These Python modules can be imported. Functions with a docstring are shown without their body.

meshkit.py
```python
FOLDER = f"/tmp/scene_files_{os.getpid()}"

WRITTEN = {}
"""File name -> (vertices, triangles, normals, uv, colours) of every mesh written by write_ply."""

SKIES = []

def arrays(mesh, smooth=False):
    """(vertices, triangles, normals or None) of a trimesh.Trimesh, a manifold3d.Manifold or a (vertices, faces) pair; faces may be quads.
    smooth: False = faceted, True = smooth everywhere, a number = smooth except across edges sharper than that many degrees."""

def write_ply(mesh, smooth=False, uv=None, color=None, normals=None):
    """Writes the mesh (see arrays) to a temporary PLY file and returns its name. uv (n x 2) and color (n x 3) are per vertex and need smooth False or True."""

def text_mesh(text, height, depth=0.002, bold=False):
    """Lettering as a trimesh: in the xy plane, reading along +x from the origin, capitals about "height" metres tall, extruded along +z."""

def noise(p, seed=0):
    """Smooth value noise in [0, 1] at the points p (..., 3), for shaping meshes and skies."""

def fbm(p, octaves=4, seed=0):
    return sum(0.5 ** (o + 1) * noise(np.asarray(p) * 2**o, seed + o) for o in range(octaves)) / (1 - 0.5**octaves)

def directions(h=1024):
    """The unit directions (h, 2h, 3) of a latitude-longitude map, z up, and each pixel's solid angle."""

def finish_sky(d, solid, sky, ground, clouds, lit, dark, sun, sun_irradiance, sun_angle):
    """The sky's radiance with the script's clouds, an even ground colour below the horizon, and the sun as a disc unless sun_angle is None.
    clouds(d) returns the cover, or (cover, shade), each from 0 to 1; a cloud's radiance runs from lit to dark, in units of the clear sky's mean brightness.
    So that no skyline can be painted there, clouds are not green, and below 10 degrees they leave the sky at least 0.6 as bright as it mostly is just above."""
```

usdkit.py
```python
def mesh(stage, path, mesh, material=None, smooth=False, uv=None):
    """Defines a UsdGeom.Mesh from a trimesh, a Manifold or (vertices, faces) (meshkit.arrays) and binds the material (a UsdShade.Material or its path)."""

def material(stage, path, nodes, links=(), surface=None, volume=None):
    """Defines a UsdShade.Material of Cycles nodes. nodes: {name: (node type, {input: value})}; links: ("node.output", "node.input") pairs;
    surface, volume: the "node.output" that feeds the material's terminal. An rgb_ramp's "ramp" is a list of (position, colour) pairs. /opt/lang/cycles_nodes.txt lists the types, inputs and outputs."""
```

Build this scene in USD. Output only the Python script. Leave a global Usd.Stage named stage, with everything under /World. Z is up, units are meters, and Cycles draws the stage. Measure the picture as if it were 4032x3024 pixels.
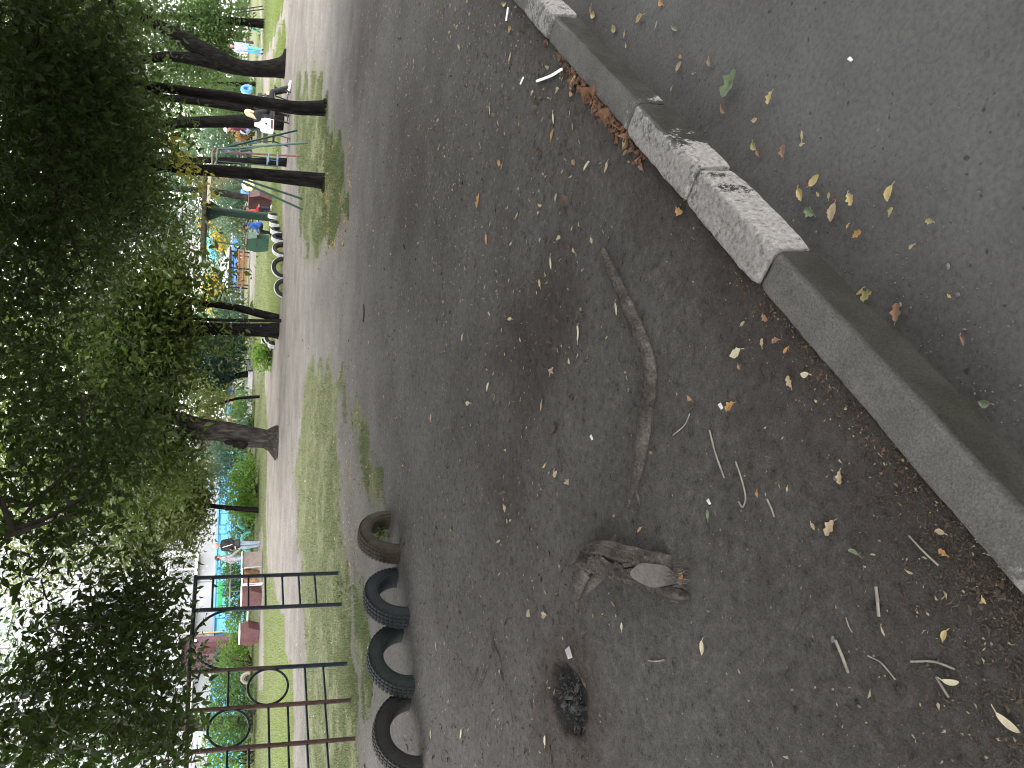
import math, random
import numpy as np, trimesh, manifold3d as m3
import usdkit, meshkit
from pxr import Usd, UsdGeom, UsdLux, UsdShade, Gf, Sdf, Vt

stage = Usd.Stage.CreateInMemory()
UsdGeom.SetStageUpAxis(stage, UsdGeom.Tokens.z)
UsdGeom.SetStageMetersPerUnit(stage, 1.0)
UsdGeom.Xform.Define(stage, '/World')
UsdGeom.Scope.Define(stage, '/World/Looks')
rng = np.random.default_rng(7)

# ------------------------------------------------------------------ camera (held upright, picture lies on its side)
FPX, EYE = 3000.0, 1.55
PITCH, ROLL = math.atan((2016 - 880) / FPX), 0.040
FWD = np.array([0, math.cos(PITCH), -math.sin(PITCH)])
_u = np.array([0, math.sin(PITCH), math.cos(PITCH)]); _r = np.array([1., 0, 0])
RT = math.cos(ROLL) * _r + math.sin(ROLL) * _u
UP = math.cos(ROLL) * _u - math.sin(ROLL) * _r
CAM = np.array([0, 0, EYE])
cam = UsdGeom.Camera.Define(stage, '/World/camera')
M = np.eye(4); M[0, :3] = -UP; M[1, :3] = RT; M[2, :3] = -FWD; M[3, :3] = CAM
cam.AddTransformOp().Set(Gf.Matrix4d(*M.ravel().tolist()))
cam.CreateFocalLengthAttr(26.0)
cam.CreateHorizontalApertureAttr(26.0 * 4032 / FPX)
cam.CreateVerticalApertureAttr(26.0 * 3024 / FPX)
cam.CreateClippingRangeAttr(Gf.Vec2f(0.05, 3000))
EXPOSURE = 2.55
cam.CreateExposureAttr(EXPOSURE)

# ------------------------------------------------------------------ sky and (veiled) sun
SUN_EL, SUN_AZ = math.radians(48), math.radians(-35)          # azimuth from +y towards +x
sky = UsdLux.DomeLight.Define(stage, '/World/sky')
skymat = usdkit.material(stage, '/World/Looks/sky_air', {
    'sky': ('sky_texture', {'sky_type': 'single_scattering', 'sun_disc': False, 'sun_elevation': SUN_EL, 'sun_rotation': SUN_AZ, 'aerosol_density': 2.0}),
    'co': ('texture_coordinate', {}),
    'n': ('noise_texture', {'scale': 2.2, 'detail': 6.0, 'roughness': 0.6}),
    'r': ('rgb_ramp', {'ramp': [(0.0, (0.9, 0.9, 0.9)), (0.6, (1, 1, 1)), (1, (1, 1, 1))]}),
    'cl': ('mix_color', {'blend_type': 'mix', 'use_clamp': False, 'a': (7.0, 7.0, 7.05), 'b': (9.4, 9.35, 9.3)}),
    'm': ('mix_color', {'blend_type': 'mix', 'use_clamp': False}),
    'bg': ('background_shader', {'strength': 0.12})},
    [('co.generated', 'n.vector'), ('n.fac', 'r.fac'), ('n.fac', 'cl.fac'), ('r.color', 'm.fac'), ('sky.color', 'm.a'), ('cl.result', 'm.b'), ('m.result', 'bg.color')],
    surface='bg.background')
UsdShade.MaterialBindingAPI.Apply(sky.GetPrim()).Bind(skymat)
sun = UsdLux.DistantLight.Define(stage, '/World/sun')
sun.CreateIntensityAttr(0.22); sun.CreateAngleAttr(25.0); sun.CreateNormalizeAttr(True)
sun.CreateColorAttr(Gf.Vec3f(1.0, 0.96, 0.9))
_s = np.array([math.sin(SUN_AZ) * math.cos(SUN_EL), math.cos(SUN_AZ) * math.cos(SUN_EL), math.sin(SUN_EL)])
_x = np.cross([0, 0, 1], _s); _x /= np.linalg.norm(_x); _y = np.cross(_s, _x)
M = np.eye(4); M[0, :3] = _x; M[1, :3] = _y; M[2, :3] = _s
sun.AddTransformOp().Set(Gf.Matrix4d(*M.ravel().tolist()))

# ------------------------------------------------------------------ measuring: a point of the picture (4032 x 3024) as a place in the yard
def ray(x, y):
    return FWD + RT * ((3024 - y) - 1512) / FPX - UP * (x - 2016) / FPX
def gp(x, y, z=0.0):                       # on the ground
    r = ray(x, y); return CAM + r * (z - EYE) / r[2]
def aty(x, y, Y):                          # at a known distance Y into the yard
    r = ray(x, y); return CAM + r * Y / r[1]

# ------------------------------------------------------------------ prims
used = {}
def numbered(path):
    k = used.get(path, 0); used[path] = k + 1
    return path if k == 0 else f'{path}_{k:03d}'
def tag(prim, label=None, cat=None, group=None, kind=None):
    for k, v in (('label', label), ('category', cat), ('group', group), ('kind', kind)):
        if v: prim.SetCustomDataByKey(k, v)
    return prim
def thing(name, label, cat, loc=(0, 0, 0), rz=0.0, group=None, kind=None):
    x = UsdGeom.Xform.Define(stage, numbered('/World/' + name))
    x.AddTranslateOp().Set(Gf.Vec3d(*map(float, loc)))
    if rz: x.AddRotateZOp().Set(math.degrees(rz))
    x._o = np.array(loc, float)
    return tag(x.GetPrim(), label, cat, group, kind)
def obj(name, mesh, mat, parent=None, smooth=False, label=None, cat=None, group=None, kind=None, off=None):
    base = '/World' if parent is None else str(parent.GetPath())
    if off is not None:
        v, f = (np.array(mesh[0], float), mesh[1]) if isinstance(mesh, tuple) else (np.array(mesh.vertices), mesh.faces)
        mesh = (v - np.asarray(off, float), f)
    m = usdkit.mesh(stage, numbered(f'{base}/{name}'), mesh, mat, smooth=smooth)
    return tag(m.GetPrim(), label, cat, group, kind)
def copy_of(src, loc, rz, label, group=None):
    p = str(src.GetPath()); name = p.split('/')[-1]
    while name[-4:-3] == '_' and name[-3:].isdigit(): name = name[:-4]
    x = UsdGeom.Xform.Define(stage, numbered('/World/' + name))
    x.GetPrim().GetReferences().AddInternalReference(src.GetPath())
    x.GetPrim().SetInstanceable(True)
    x.ClearXformOpOrder()
    x.AddTranslateOp().Set(Gf.Vec3d(*map(float, loc)))
    x.AddRotateZOp().Set(math.degrees(rz))
    return tag(x.GetPrim(), label, src.GetCustomDataByKey('category'), group)

# ------------------------------------------------------------------ shapes
def cat(ms): return trimesh.util.concatenate([m for m in ms if m is not None])
def box(c, s, rz=0.0, rot=None, bev=0.0):
    if bev > 0:
        h = np.array(s) / 2; b = min(bev, h.min() * .9)
        pts = []
        for sx in (-1, 1):
            for sy in (-1, 1):
                for sz in (-1, 1):
                    q = np.array([sx, sy, sz])
                    for k in range(3):
                        e = h - b; e[k] = h[k]; pts.append(q * e)
        m = trimesh.convex.convex_hull(np.array(pts))
    else:
        m = trimesh.creation.box(s)
    if rot is not None:
        T = np.eye(4); T[:3, :3] = rot; m.apply_transform(T)
    if rz: m.apply_transform(trimesh.transformations.rotation_matrix(rz, [0, 0, 1]))
    m.apply_translation(c); return m
def tube(pts, rad, n=8, cap=True, wob=0.0, seed=0):
    P = np.asarray(pts, float); R = np.broadcast_to(np.asarray(rad, float), len(P)).copy()
    T = np.gradient(P, axis=0); T /= np.maximum(np.linalg.norm(T, axis=1, keepdims=True), 1e-9)
    a = np.array([0, 0, 1.]) if abs(T[0, 2]) < .9 else np.array([1., 0, 0])
    N = np.cross(T[0], a); N /= np.linalg.norm(N); rings = []
    th = np.arange(n) / n * 2 * math.pi
    r_ = np.random.default_rng(seed)
    for i in range(len(P)):
        N = N - T[i] * (N @ T[i]); N /= max(np.linalg.norm(N), 1e-9); B = np.cross(T[i], N)
        k = R[i] * (1 + wob * r_.normal(size=n)) if wob else np.full(n, R[i])
        rings.append(P[i] + (np.cos(th) * k)[:, None] * N + (np.sin(th) * k)[:, None] * B)
    V = np.vstack(rings); F = []
    i0 = np.arange(len(P) - 1)[:, None] * n; j = np.arange(n)[None]; j1 = (j + 1) % n
    a, b, c, d = i0 + j, i0 + j1, i0 + n + j1, i0 + n + j
    F = np.vstack([np.stack([a, b, c], -1).reshape(-1, 3), np.stack([a, c, d], -1).reshape(-1, 3)])
    if cap:
        k = len(V); V = np.vstack([V, P[:1], P[-1:]])
        e = len(P) * n - n; jj = np.arange(n); j2 = (jj + 1) % n
        F = np.vstack([F, np.stack([np.full(n, k), j2, jj], 1), np.stack([np.full(n, k + 1), e + jj, e + j2], 1)])
    return trimesh.Trimesh(V, F, process=False)
def rod(a, b, r, n=8): return tube([a, b], r, n)
def smooth_path(pts, k=6):
    """Catmull-Rom through rows (columns are interpolated alike)."""
    P = np.asarray(pts, float); Q = np.vstack([2 * P[0] - P[1], P, 2 * P[-1] - P[-2]]); out = []
    for i in range(len(P) - 1):
        p0, p1, p2, p3 = Q[i:i + 4]
        for t in np.arange(k) / k:
            out.append(.5 * (2 * p1 + (p2 - p0) * t + (2 * p0 - 5 * p1 + 4 * p2 - p3) * t * t + (3 * p1 - p0 - 3 * p2 + p3) * t ** 3))
    return np.vstack(out + [P[-1]])
def ellipsoid(c, r, sub=2, noise=0.0, seed=0):
    m = trimesh.creation.icosphere(subdivisions=sub); v = np.array(m.vertices)
    if noise: v *= (1 + noise * (meshkit.fbm(v * 2.1 + seed * 7.3, 3, seed) - .5) * 2)[:, None]
    return trimesh.Trimesh(v * np.asarray(r) + np.asarray(c), m.faces, process=False)
def torus(R, r, a0, a1, n=28, m=14, squash=1.0, bumps=0.0, nb=36):
    """Arc of a torus in the xz plane (axis along y), angle from +x."""
    closed = abs(a1 - a0) > 6.28
    A = np.linspace(a0, a1, n + 1); th = np.arange(m) / m * 2 * math.pi
    V = []
    for k, a in enumerate(A):
        for t in th:
            c, s = math.cos(t), math.sin(t)
            cc = math.copysign(abs(c) ** .55, c); ss = math.copysign(abs(s) ** .75, s)
            rr = R + r * cc * .95 + (bumps * (1 if (k % 2) else -1) if c > .55 else 0)
            V.append([rr * math.cos(a), r * squash * ss, rr * math.sin(a)])
    F = []
    for i in range(n):
        for j in range(m):
            a, b, c, d = i * m + j, i * m + (j + 1) % m, (i + 1) * m + (j + 1) % m, (i + 1) * m + j
            F += [[a, c, b], [a, d, c]]
    return trimesh.Trimesh(np.array(V), np.array(F), process=False)

def leaf_cloud(centres, spread, per, length, seed, width=.45, droop=.3, flat=.6, tris=4, squash=.8):
    """Separate leaf-sized faces, scattered in clumps round the centres."""
    r = np.random.default_rng(seed); C = np.asarray(centres, float)
    n = len(C) * per
    sp = np.broadcast_to(np.asarray(spread, float).reshape(-1), (len(C),)).repeat(per)[:, None]
    p = C.repeat(per, 0) + r.normal(size=(n, 3)) * sp * np.array([1, 1, squash])
    d = r.normal(size=(n, 3)); d[:, 2] = d[:, 2] * .5 - droop; d /= np.linalg.norm(d, axis=1, keepdims=True)
    up = r.normal(size=(n, 3)) * (1 - flat) + np.array([0, 0, 1.0])
    s = np.cross(d, up); s /= np.maximum(np.linalg.norm(s, axis=1, keepdims=True), 1e-6); nn = np.cross(s, d)
    L = (length * np.exp(r.normal(size=n) * .28))[:, None]; W = L * width * (.8 + .4 * r.random((n, 1)))
    b = p - d * L * .5; t = p + d * L * .5 - nn * L * .12
    fold = nn * W * .22
    if tris == 2:
        l = p + s * W * .5 + fold; q = p - s * W * .5 + fold
        V = np.stack([b, q, t, l], 1).reshape(-1, 3)
        k = np.arange(n)[:, None] * 4
        F = np.concatenate([k + [[0, 1, 2]], k + [[0, 2, 3]]])
    else:
        l1 = p - d * L * .12 + s * W * .5 + fold; q1 = p - d * L * .12 - s * W * .5 + fold
        l2 = p + d * L * .22 + s * W * .33 + fold * .6; q2 = p + d * L * .22 - s * W * .33 + fold * .6
        V = np.stack([b, q1, q2, t, l2, l1], 1).reshape(-1, 3)
        k = np.arange(n)[:, None] * 6
        F = np.concatenate([k + [[0, 1, 5]], k + [[1, 2, 5]], k + [[2, 4, 5]], k + [[2, 3, 4]]])
    return V, F
def join_vf(parts):
    V, F, k = [], [], 0
    for v, f in parts:
        V.append(v); F.append(np.asarray(f) + k); k += len(v)
    return np.vstack(V), np.vstack(F)

# ------------------------------------------------------------------ looks
def mat(name, cols, scale=6.0, rough=.8, bump=0.0, bscale=None, detail=6.0, spec=.3, metal=0.0, stretch=(1, 1, 1), fine=0.0, fscale=90.0, bdist=.02):
    """Noise between the colours of a ramp, a finer speckle over it, and relief."""
    nodes = {'co': ('texture_coordinate', {}), 'mp': ('mapping', {'scale': stretch}),
             'n': ('noise_texture', {'scale': scale, 'detail': detail, 'roughness': .62}),
             'r': ('rgb_ramp', {'ramp': [(p, c) for p, c in cols] if np.ndim(cols[0][0]) == 0 and len(cols[0]) == 2 else [(.3 + .4 * i / max(len(cols) - 1, 1), c) for i, c in enumerate(cols)]}),
             'p': ('principled_bsdf', {'roughness': rough, 'specular_ior_level': spec, 'metallic': metal})}
    links = [('co.object', 'mp.vector'), ('mp.vector', 'n.vector'), ('n.fac', 'r.fac')]
    src = 'r.color'
    if fine:
        nodes['f'] = ('noise_texture', {'scale': fscale, 'detail': 3.0}); nodes['fr'] = ('map_range', {'from_min': .3, 'from_max': .7, 'to_min': 1 - fine, 'to_max': 1 + fine})
        nodes['fc'] = ('combine_color', {}); nodes['fm'] = ('mix_color', {'blend_type': 'multiply', 'fac': 1.0, 'use_clamp': False})
        links += [('mp.vector', 'f.vector'), ('f.fac', 'fr.value'), ('fr.result', 'fc.r'), ('fr.result', 'fc.g'), ('fr.result', 'fc.b'), ('r.color', 'fm.a'), ('fc.color', 'fm.b')]
        src = 'fm.result'
    links.append((src, 'p.base_color'))
    if bump:
        nodes['bn'] = ('noise_texture', {'scale': bscale or scale * 4, 'detail': 5.0, 'roughness': .65}); nodes['b'] = ('bump', {'strength': bump, 'distance': bdist})
        links += [('mp.vector', 'bn.vector'), ('bn.fac', 'b.height'), ('b.normal', 'p.normal')]
    return usdkit.material(stage, '/World/Looks/' + name, nodes, links, surface='p.BSDF')
def leafmat(name, stops, trans=.35, rough=.55, spec=.25):
    nodes = {'g': ('geometry', {}), 'r': ('rgb_ramp', {'ramp': stops}), 'p': ('principled_bsdf', {'roughness': rough, 'specular_ior_level': spec}),
             't': ('translucent_bsdf', {}), 'h': ('hsv', {'hue': .49, 'saturation': 1.1, 'value': 1.5}), 'm': ('mix_closure', {'fac': trans})}
    return usdkit.material(stage, '/World/Looks/' + name, nodes, [('g.random_per_island', 'r.fac'), ('r.color', 'p.base_color'), ('r.color', 'h.color'), ('h.color', 't.color'), ('p.BSDF', 'm.closure1'), ('t.BSDF', 'm.closure2')], surface='m.closure')
def greens(dark, light, odd=None, share=.06):
    a, b = np.array(dark), np.array(light)
    s = [(0, tuple(a)), (.5, tuple(a * .6 + b * .4)), (1 - share - .01, tuple(b))]
    s += [(1 - share, odd), (1, tuple(np.array(odd) * .75))] if odd else [(1, tuple(b))]
    return s

leaf_near = leafmat('leaf_near', greens((.026, .044, .010), (.090, .122, .026), (.30, .25, .04), .012), trans=.36)
leaf_mid = leafmat('leaf_mid', greens((.040, .062, .014), (.125, .16, .034), (.33, .27, .04), .02), trans=.42)
leaf_mid4 = leafmat('leaf_mid_sunny', greens((.045, .066, .013), (.15, .18, .036), (.34, .29, .05), .04), trans=.42)  # yellower green leaves of the many-stemmed tree
leaf_yellowing = leafmat('leaf_yellowing', greens((.085, .105, .032), (.22, .21, .07), (.36, .23, .085), .28))
leaf_yellow = leafmat('leaf_yellow', [(0, (.20, .19, .035)), (.5, (.32, .29, .055)), (1, (.13, .16, .035))])
leaf_olive = leafmat('leaf_olive', greens((.04, .07, .02), (.11, .15, .04), (.22, .16, .05), .12))
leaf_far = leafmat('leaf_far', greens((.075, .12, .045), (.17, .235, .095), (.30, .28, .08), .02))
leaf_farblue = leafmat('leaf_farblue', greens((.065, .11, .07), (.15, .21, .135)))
leaf_dark = leafmat('leaf_dark', greens((.015, .035, .022), (.04, .08, .05), (.12, .18, .12), .05))
leaf_bright = leafmat('leaf_bright', greens((.09, .17, .03), (.20, .34, .06), (.32, .36, .08), .1))
leaf_weed = leafmat('leaf_weed', greens((.07, .13, .04), (.15, .23, .07), (.3, .3, .1), .05))
leaf_orange = leafmat('leaf_orange', [(0, (.20, .13, .06)), (.4, (.26, .21, .09)), (.7, (.13, .16, .06)), (.9, (.16, .19, .08)), (1, (.26, .10, .07))])
flower_yellow = leafmat('flower_yellow', [(0, (.42, .29, .03)), (1, (.5, .38, .05))], trans=.15)
grass_blade = leafmat('grass_blade', greens((.105, .14, .040), (.205, .245, .080), (.32, .29, .13), .12), trans=.3)
grass_worn = leafmat('grass_worn', greens((.042, .060, .020), (.095, .115, .042), (.22, .19, .09), .18), trans=.25)  # worn near grass, canopy shade painted in as darker greens
litter_yellow = leafmat('litter_yellow', [(0, (.20, .15, .055)), (.4, (.26, .20, .08)), (.7, (.13, .085, .045)), (1, (.30, .26, .14))], trans=.05, rough=.85)
litter_pale = leafmat('litter_pale', [(0, (.22, .19, .12)), (.25, (.30, .25, .14)), (.45, (.13, .09, .055)), (.65, (.46, .42, .33)), (.8, (.09, .07, .05)), (.92, (.40, .38, .34)), (1, (.2, .13, .07))], trans=.05, rough=.8)
litter_dark = leafmat('litter_dark', [(0, (.05, .036, .027)), (.5, (.10, .075, .055)), (.8, (.17, .13, .10)), (.93, (.26, .22, .17)), (1, (.30, .18, .09))], trans=.02, rough=.9)
litter_rust = leafmat('litter_rust', [(0, (.11, .06, .035)), (.35, (.19, .115, .07)), (.6, (.07, .042, .03)), (.8, (.26, .185, .12)), (1, (.05, .032, .025))], trans=.05, rough=.85)
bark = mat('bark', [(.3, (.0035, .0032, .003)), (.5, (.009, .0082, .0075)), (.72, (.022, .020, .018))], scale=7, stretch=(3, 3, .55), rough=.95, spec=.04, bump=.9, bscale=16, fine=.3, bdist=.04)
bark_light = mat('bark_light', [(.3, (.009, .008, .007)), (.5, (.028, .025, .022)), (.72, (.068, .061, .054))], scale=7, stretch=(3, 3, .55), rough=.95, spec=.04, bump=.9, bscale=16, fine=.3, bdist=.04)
twig_bark = mat('twig_bark', [(.10, .088, .075), (.22, .2, .17)], scale=20, rough=.85)
branch_bark = mat('branch_bark', [(.025, .022, .019), (.055, .048, .042)], scale=14, rough=.95, spec=.05)
rubber = {}
def rubbermat(name, a, b):
    return mat(name, [a, b], scale=9, rough=.75, bump=.5, bscale=40, fine=.25, bdist=.01, spec=.2)
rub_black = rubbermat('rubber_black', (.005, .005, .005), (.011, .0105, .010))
rub_green = rubbermat('rubber_green', (.0042, .0066, .0060), (.0085, .0145, .013))
rub_blue = rubbermat('rubber_blue', (.0045, .006, .0072), (.009, .0125, .0155))
rub_yellow = rubbermat('rubber_yellow', (.009, .008, .006), (.032, .026, .015))
paint_white = mat('paint_white', [(.3, (.22, .22, .21)), (.42, (.46, .465, .46)), (.7, (.58, .585, .585))], scale=14, rough=.6, bump=.2)
rub_blue_bright = mat('rubber_bright_blue', [(.06, .17, .55), (.10, .26, .68)], scale=8, rough=.55)
rub_cyan = mat('rubber_cyan', [(.15, .5, .62), (.28, .62, .68)], scale=8, rough=.55)
rub_yellowp = mat('rubber_painted_yellow', [(.65, .58, .28), (.75, .7, .42)], scale=8, rough=.55)
steel_teal = mat('steel_teal', [(.3, (.002, .004, .006)), (.55, (.004, .009, .013)), (.75, (.008, .016, .021))], scale=12, spec=.15, rough=.5, bump=.15, fine=.3)
steel_rust = mat('steel_rust', [(.3, (.013, .006, .0045)), (.5, (.030, .012, .008)), (.75, (.055, .025, .017))], scale=14, rough=.7, bump=.25, fine=.3)
steel_green = mat('steel_green', [(.004, .018, .015), (.009, .032, .027)], scale=10, rough=.45, fine=.15)
steel_red = mat('steel_red', [(.08, .015, .015), (.12, .03, .025)], scale=10, rough=.5)
steel_brown = mat('steel_brown', [(.06, .02, .018), (.10, .045, .038)], scale=10, rough=.5)
steel_blue = mat('steel_blue', [(.018, .05, .095), (.035, .085, .14)], scale=10, rough=.45)
steel_grey = mat('steel_grey', [(.45, .48, .5), (.6, .62, .64)], scale=10, rough=.45)
steel_black = mat('steel_black', [(.01, .01, .011), (.03, .03, .03)], scale=10, rough=.5)
paint_green = mat('paint_green', [(.003, .017, .009), (.006, .026, .014)], scale=4, rough=.5, fine=.15)
paint_green_light = mat('paint_green_light', [(.010, .045, .026), (.018, .068, .040)], scale=4, rough=.5, fine=.15)
paint_bright_green = mat('paint_bright_green', [(.03, .28, .10), (.05, .36, .14)], scale=4, rough=.5)
paint_maroon = mat('paint_maroon', [(.045, .016, .018), (.085, .036, .036)], scale=5, rough=.6, fine=.2)
paint_porch = mat('paint_porch', [(.09, .04, .06), (.14, .065, .09)], scale=2, rough=.6)
paint_sky = mat('paint_sky', [(.10, .34, .52), (.14, .40, .58)], scale=1.2, rough=.7, fine=.1, fscale=20)
paint_joint = mat('paint_joint', [(.05, .18, .32), (.07, .22, .36)], scale=3, rough=.7)
paint_cyan = mat('paint_cyan', [(.04, .36, .38), (.08, .44, .44)], scale=2, rough=.6)
paint_blue = mat('paint_blue', [(.08, .22, .60), (.14, .32, .72)], scale=4, rough=.5)
paint_cream = mat('paint_cream', [(.55, .5, .38), (.66, .62, .5)], scale=6, rough=.7)
paint_yellow = mat('paint_yellow', [(.55, .38, .12), (.68, .5, .2)], scale=6, rough=.6)
paint_jade = mat('paint_jade', [(.06, .25, .19), (.11, .32, .26)], scale=6, rough=.6)
concrete_pale = mat('concrete_pale', [(.22, .21, .205), (.32, .305, .30)], scale=5, rough=.85, bump=.3, fine=.2)
concrete_white = mat('concrete_white', [(.36, .35, .345), (.46, .45, .445)], scale=5, rough=.8, bump=.2, fine=.1)
concrete_brown = mat('concrete_brown', [(.13, .105, .095), (.19, .16, .145)], scale=5, rough=.85, bump=.3, fine=.2)
rust = mat('rust', [(.3, (.05, .025, .015)), (.5, (.16, .08, .04)), (.7, (.28, .15, .07))], scale=7, rough=.85, bump=.3, fine=.25)
wood_brown = mat('wood_brown', [(.20, .10, .055), (.32, .18, .10)], scale=5, stretch=(1, 1, 6), rough=.7)
wood_dark = mat('wood_dark', [(.018, .018, .018), (.045, .04, .036)], scale=5, rough=.75, fine=.3)
wood_grey = mat('wood_grey', [(.05, .042, .033), (.09, .078, .06)], scale=4, stretch=(6, 1, 1), rough=.85, bump=.3)
root_bark = mat('root_bark', [(.3, (.028, .024, .021)), (.5, (.062, .054, .048)), (.72, (.11, .098, .088))], scale=9, rough=.95, spec=.05, bump=1.0, bscale=30, fine=.35, bdist=.03)
wood_cut = mat('wood_cut', [(.070, .063, .056), (.105, .095, .086)], scale=18, rough=.85, bump=.25, fine=.2)
roof_grey = mat('roof_grey', [(.25, .265, .29), (.32, .335, .36)], scale=3, rough=.6)
glass_dark = mat('glass_dark', [(.10, .115, .12), (.20, .22, .22)], scale=1.0, rough=.12, spec=.6)
car_paint = mat('car_paint', [(.05, .15, .52), (.06, .18, .58)], scale=1.0, rough=.25, spec=.6)
lamp_red = mat('lamp_red', [(.75, .03, .03), (.85, .06, .05)], scale=3, rough=.3)
skin = mat('skin', [(.40, .23, .16), (.50, .30, .22)], scale=8, rough=.6)
hair_dark = mat('hair_dark', [(.02, .013, .01), (.05, .03, .022)], scale=30, rough=.6)
hair_blond = mat('hair_blond', [(.32, .23, .13), (.50, .39, .25)], scale=30, rough=.6)
hair_grey = mat('hair_grey', [(.25, .24, .22), (.4, .38, .36)], scale=30, rough=.6)
def cloth(name, a, b, s=12): return mat('cloth_' + name, [a, b], scale=s, rough=.9, bump=.2, bscale=25)
c_black = cloth('black', (.008, .008, .009), (.02, .02, .022)); c_navy = cloth('navy', (.012, .016, .025), (.03, .038, .055))
c_white = cloth('white', (.62, .62, .64), (.75, .75, .77)); c_pattern = cloth('pattern', (.05, .05, .06), (.42, .42, .45), 30)
c_jean = cloth('jean', (.12, .22, .38), (.2, .32, .5)); c_palejean = cloth('palejean', (.17, .21, .27), (.26, .30, .37)); c_blue = cloth('blue', (.03, .10, .42), (.06, .17, .55))
c_brightjean = cloth('brightjean', (.05, .25, .62), (.10, .36, .75)); c_grey = cloth('grey', (.18, .2, .23), (.3, .32, .36)); c_lilac = cloth('lilac', (.20, .22, .31), (.30, .33, .44))
c_red = cloth('red', (.4, .02, .03), (.55, .05, .06)); c_tan = cloth('tan', (.38, .24, .15), (.55, .40, .28), 25); c_maroon = cloth('maroon', (.09, .02, .035), (.15, .04, .06)); c_pink = cloth('pink', (.5, .3, .3), (.6, .4, .4))
shoe_white = mat('shoe_white', [(.6, .6, .6), (.72, .72, .72)], scale=5, rough=.6)
plastic_white = mat('plastic_white', [(.62, .64, .65), (.74, .76, .77)], scale=9, rough=.45)
charcoal = mat('charcoal', [(.006, .006, .007), (.022, .022, .024)], scale=30, rough=.7, bump=.6)
pebble_grey = leafmat('pebble_grey', [(0, (.10, .095, .09)), (.6, (.2, .19, .18)), (.9, (.34, .33, .32)), (1, (.5, .5, .5))], trans=0, rough=.85)

# ------------------------------------------------------------------ ground, kerb line, road
KN, KT = np.array([.768, -.640]), np.array([.640, .768])       # across the kerb (towards the road) and along it
def koff(xy): return np.asarray(xy) @ KN
def kpt(a, o, z=0.0): q = KT * a + KN * o; return np.array([q[0], q[1], z])
ROADZ = -.13
def gz(x, y):
    x, y = np.asarray(x, float), np.asarray(y, float)
    p = np.stack([x, y, np.zeros_like(x)], -1); r = np.hypot(x, y)
    near = np.clip(1 - r / 14, 0, 1)
    h = .05 * (meshkit.fbm(p * .45, 3, 3) - .5) * np.clip(r / 8, .3, 1) + near * (.022 * (meshkit.fbm(p * 3.2, 4, 5) - .5) + .012 * (meshkit.fbm(p * 14., 3, 9) - .5))
    o = koff(np.stack([x, y], -1)); edge = np.clip((-.985 - o) / .35, 0, 1)
    return h * (.25 + .75 * edge) - .016 + .008 * edge
def poly(pts): return np.array([gp(*p)[:2] for p in pts])
def inside(P, Q):
    x, y = P[:, 0], P[:, 1]; r = np.zeros(len(P), bool); n = len(Q)
    for i in range(n):
        (x0, y0), (x1, y1) = Q[i], Q[(i + 1) % n]
        c = ((y0 > y) != (y1 > y)) & (x < (x1 - x0) * (y - y0) / (y1 - y0 + 1e-12) + x0); r ^= c
    return r
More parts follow.
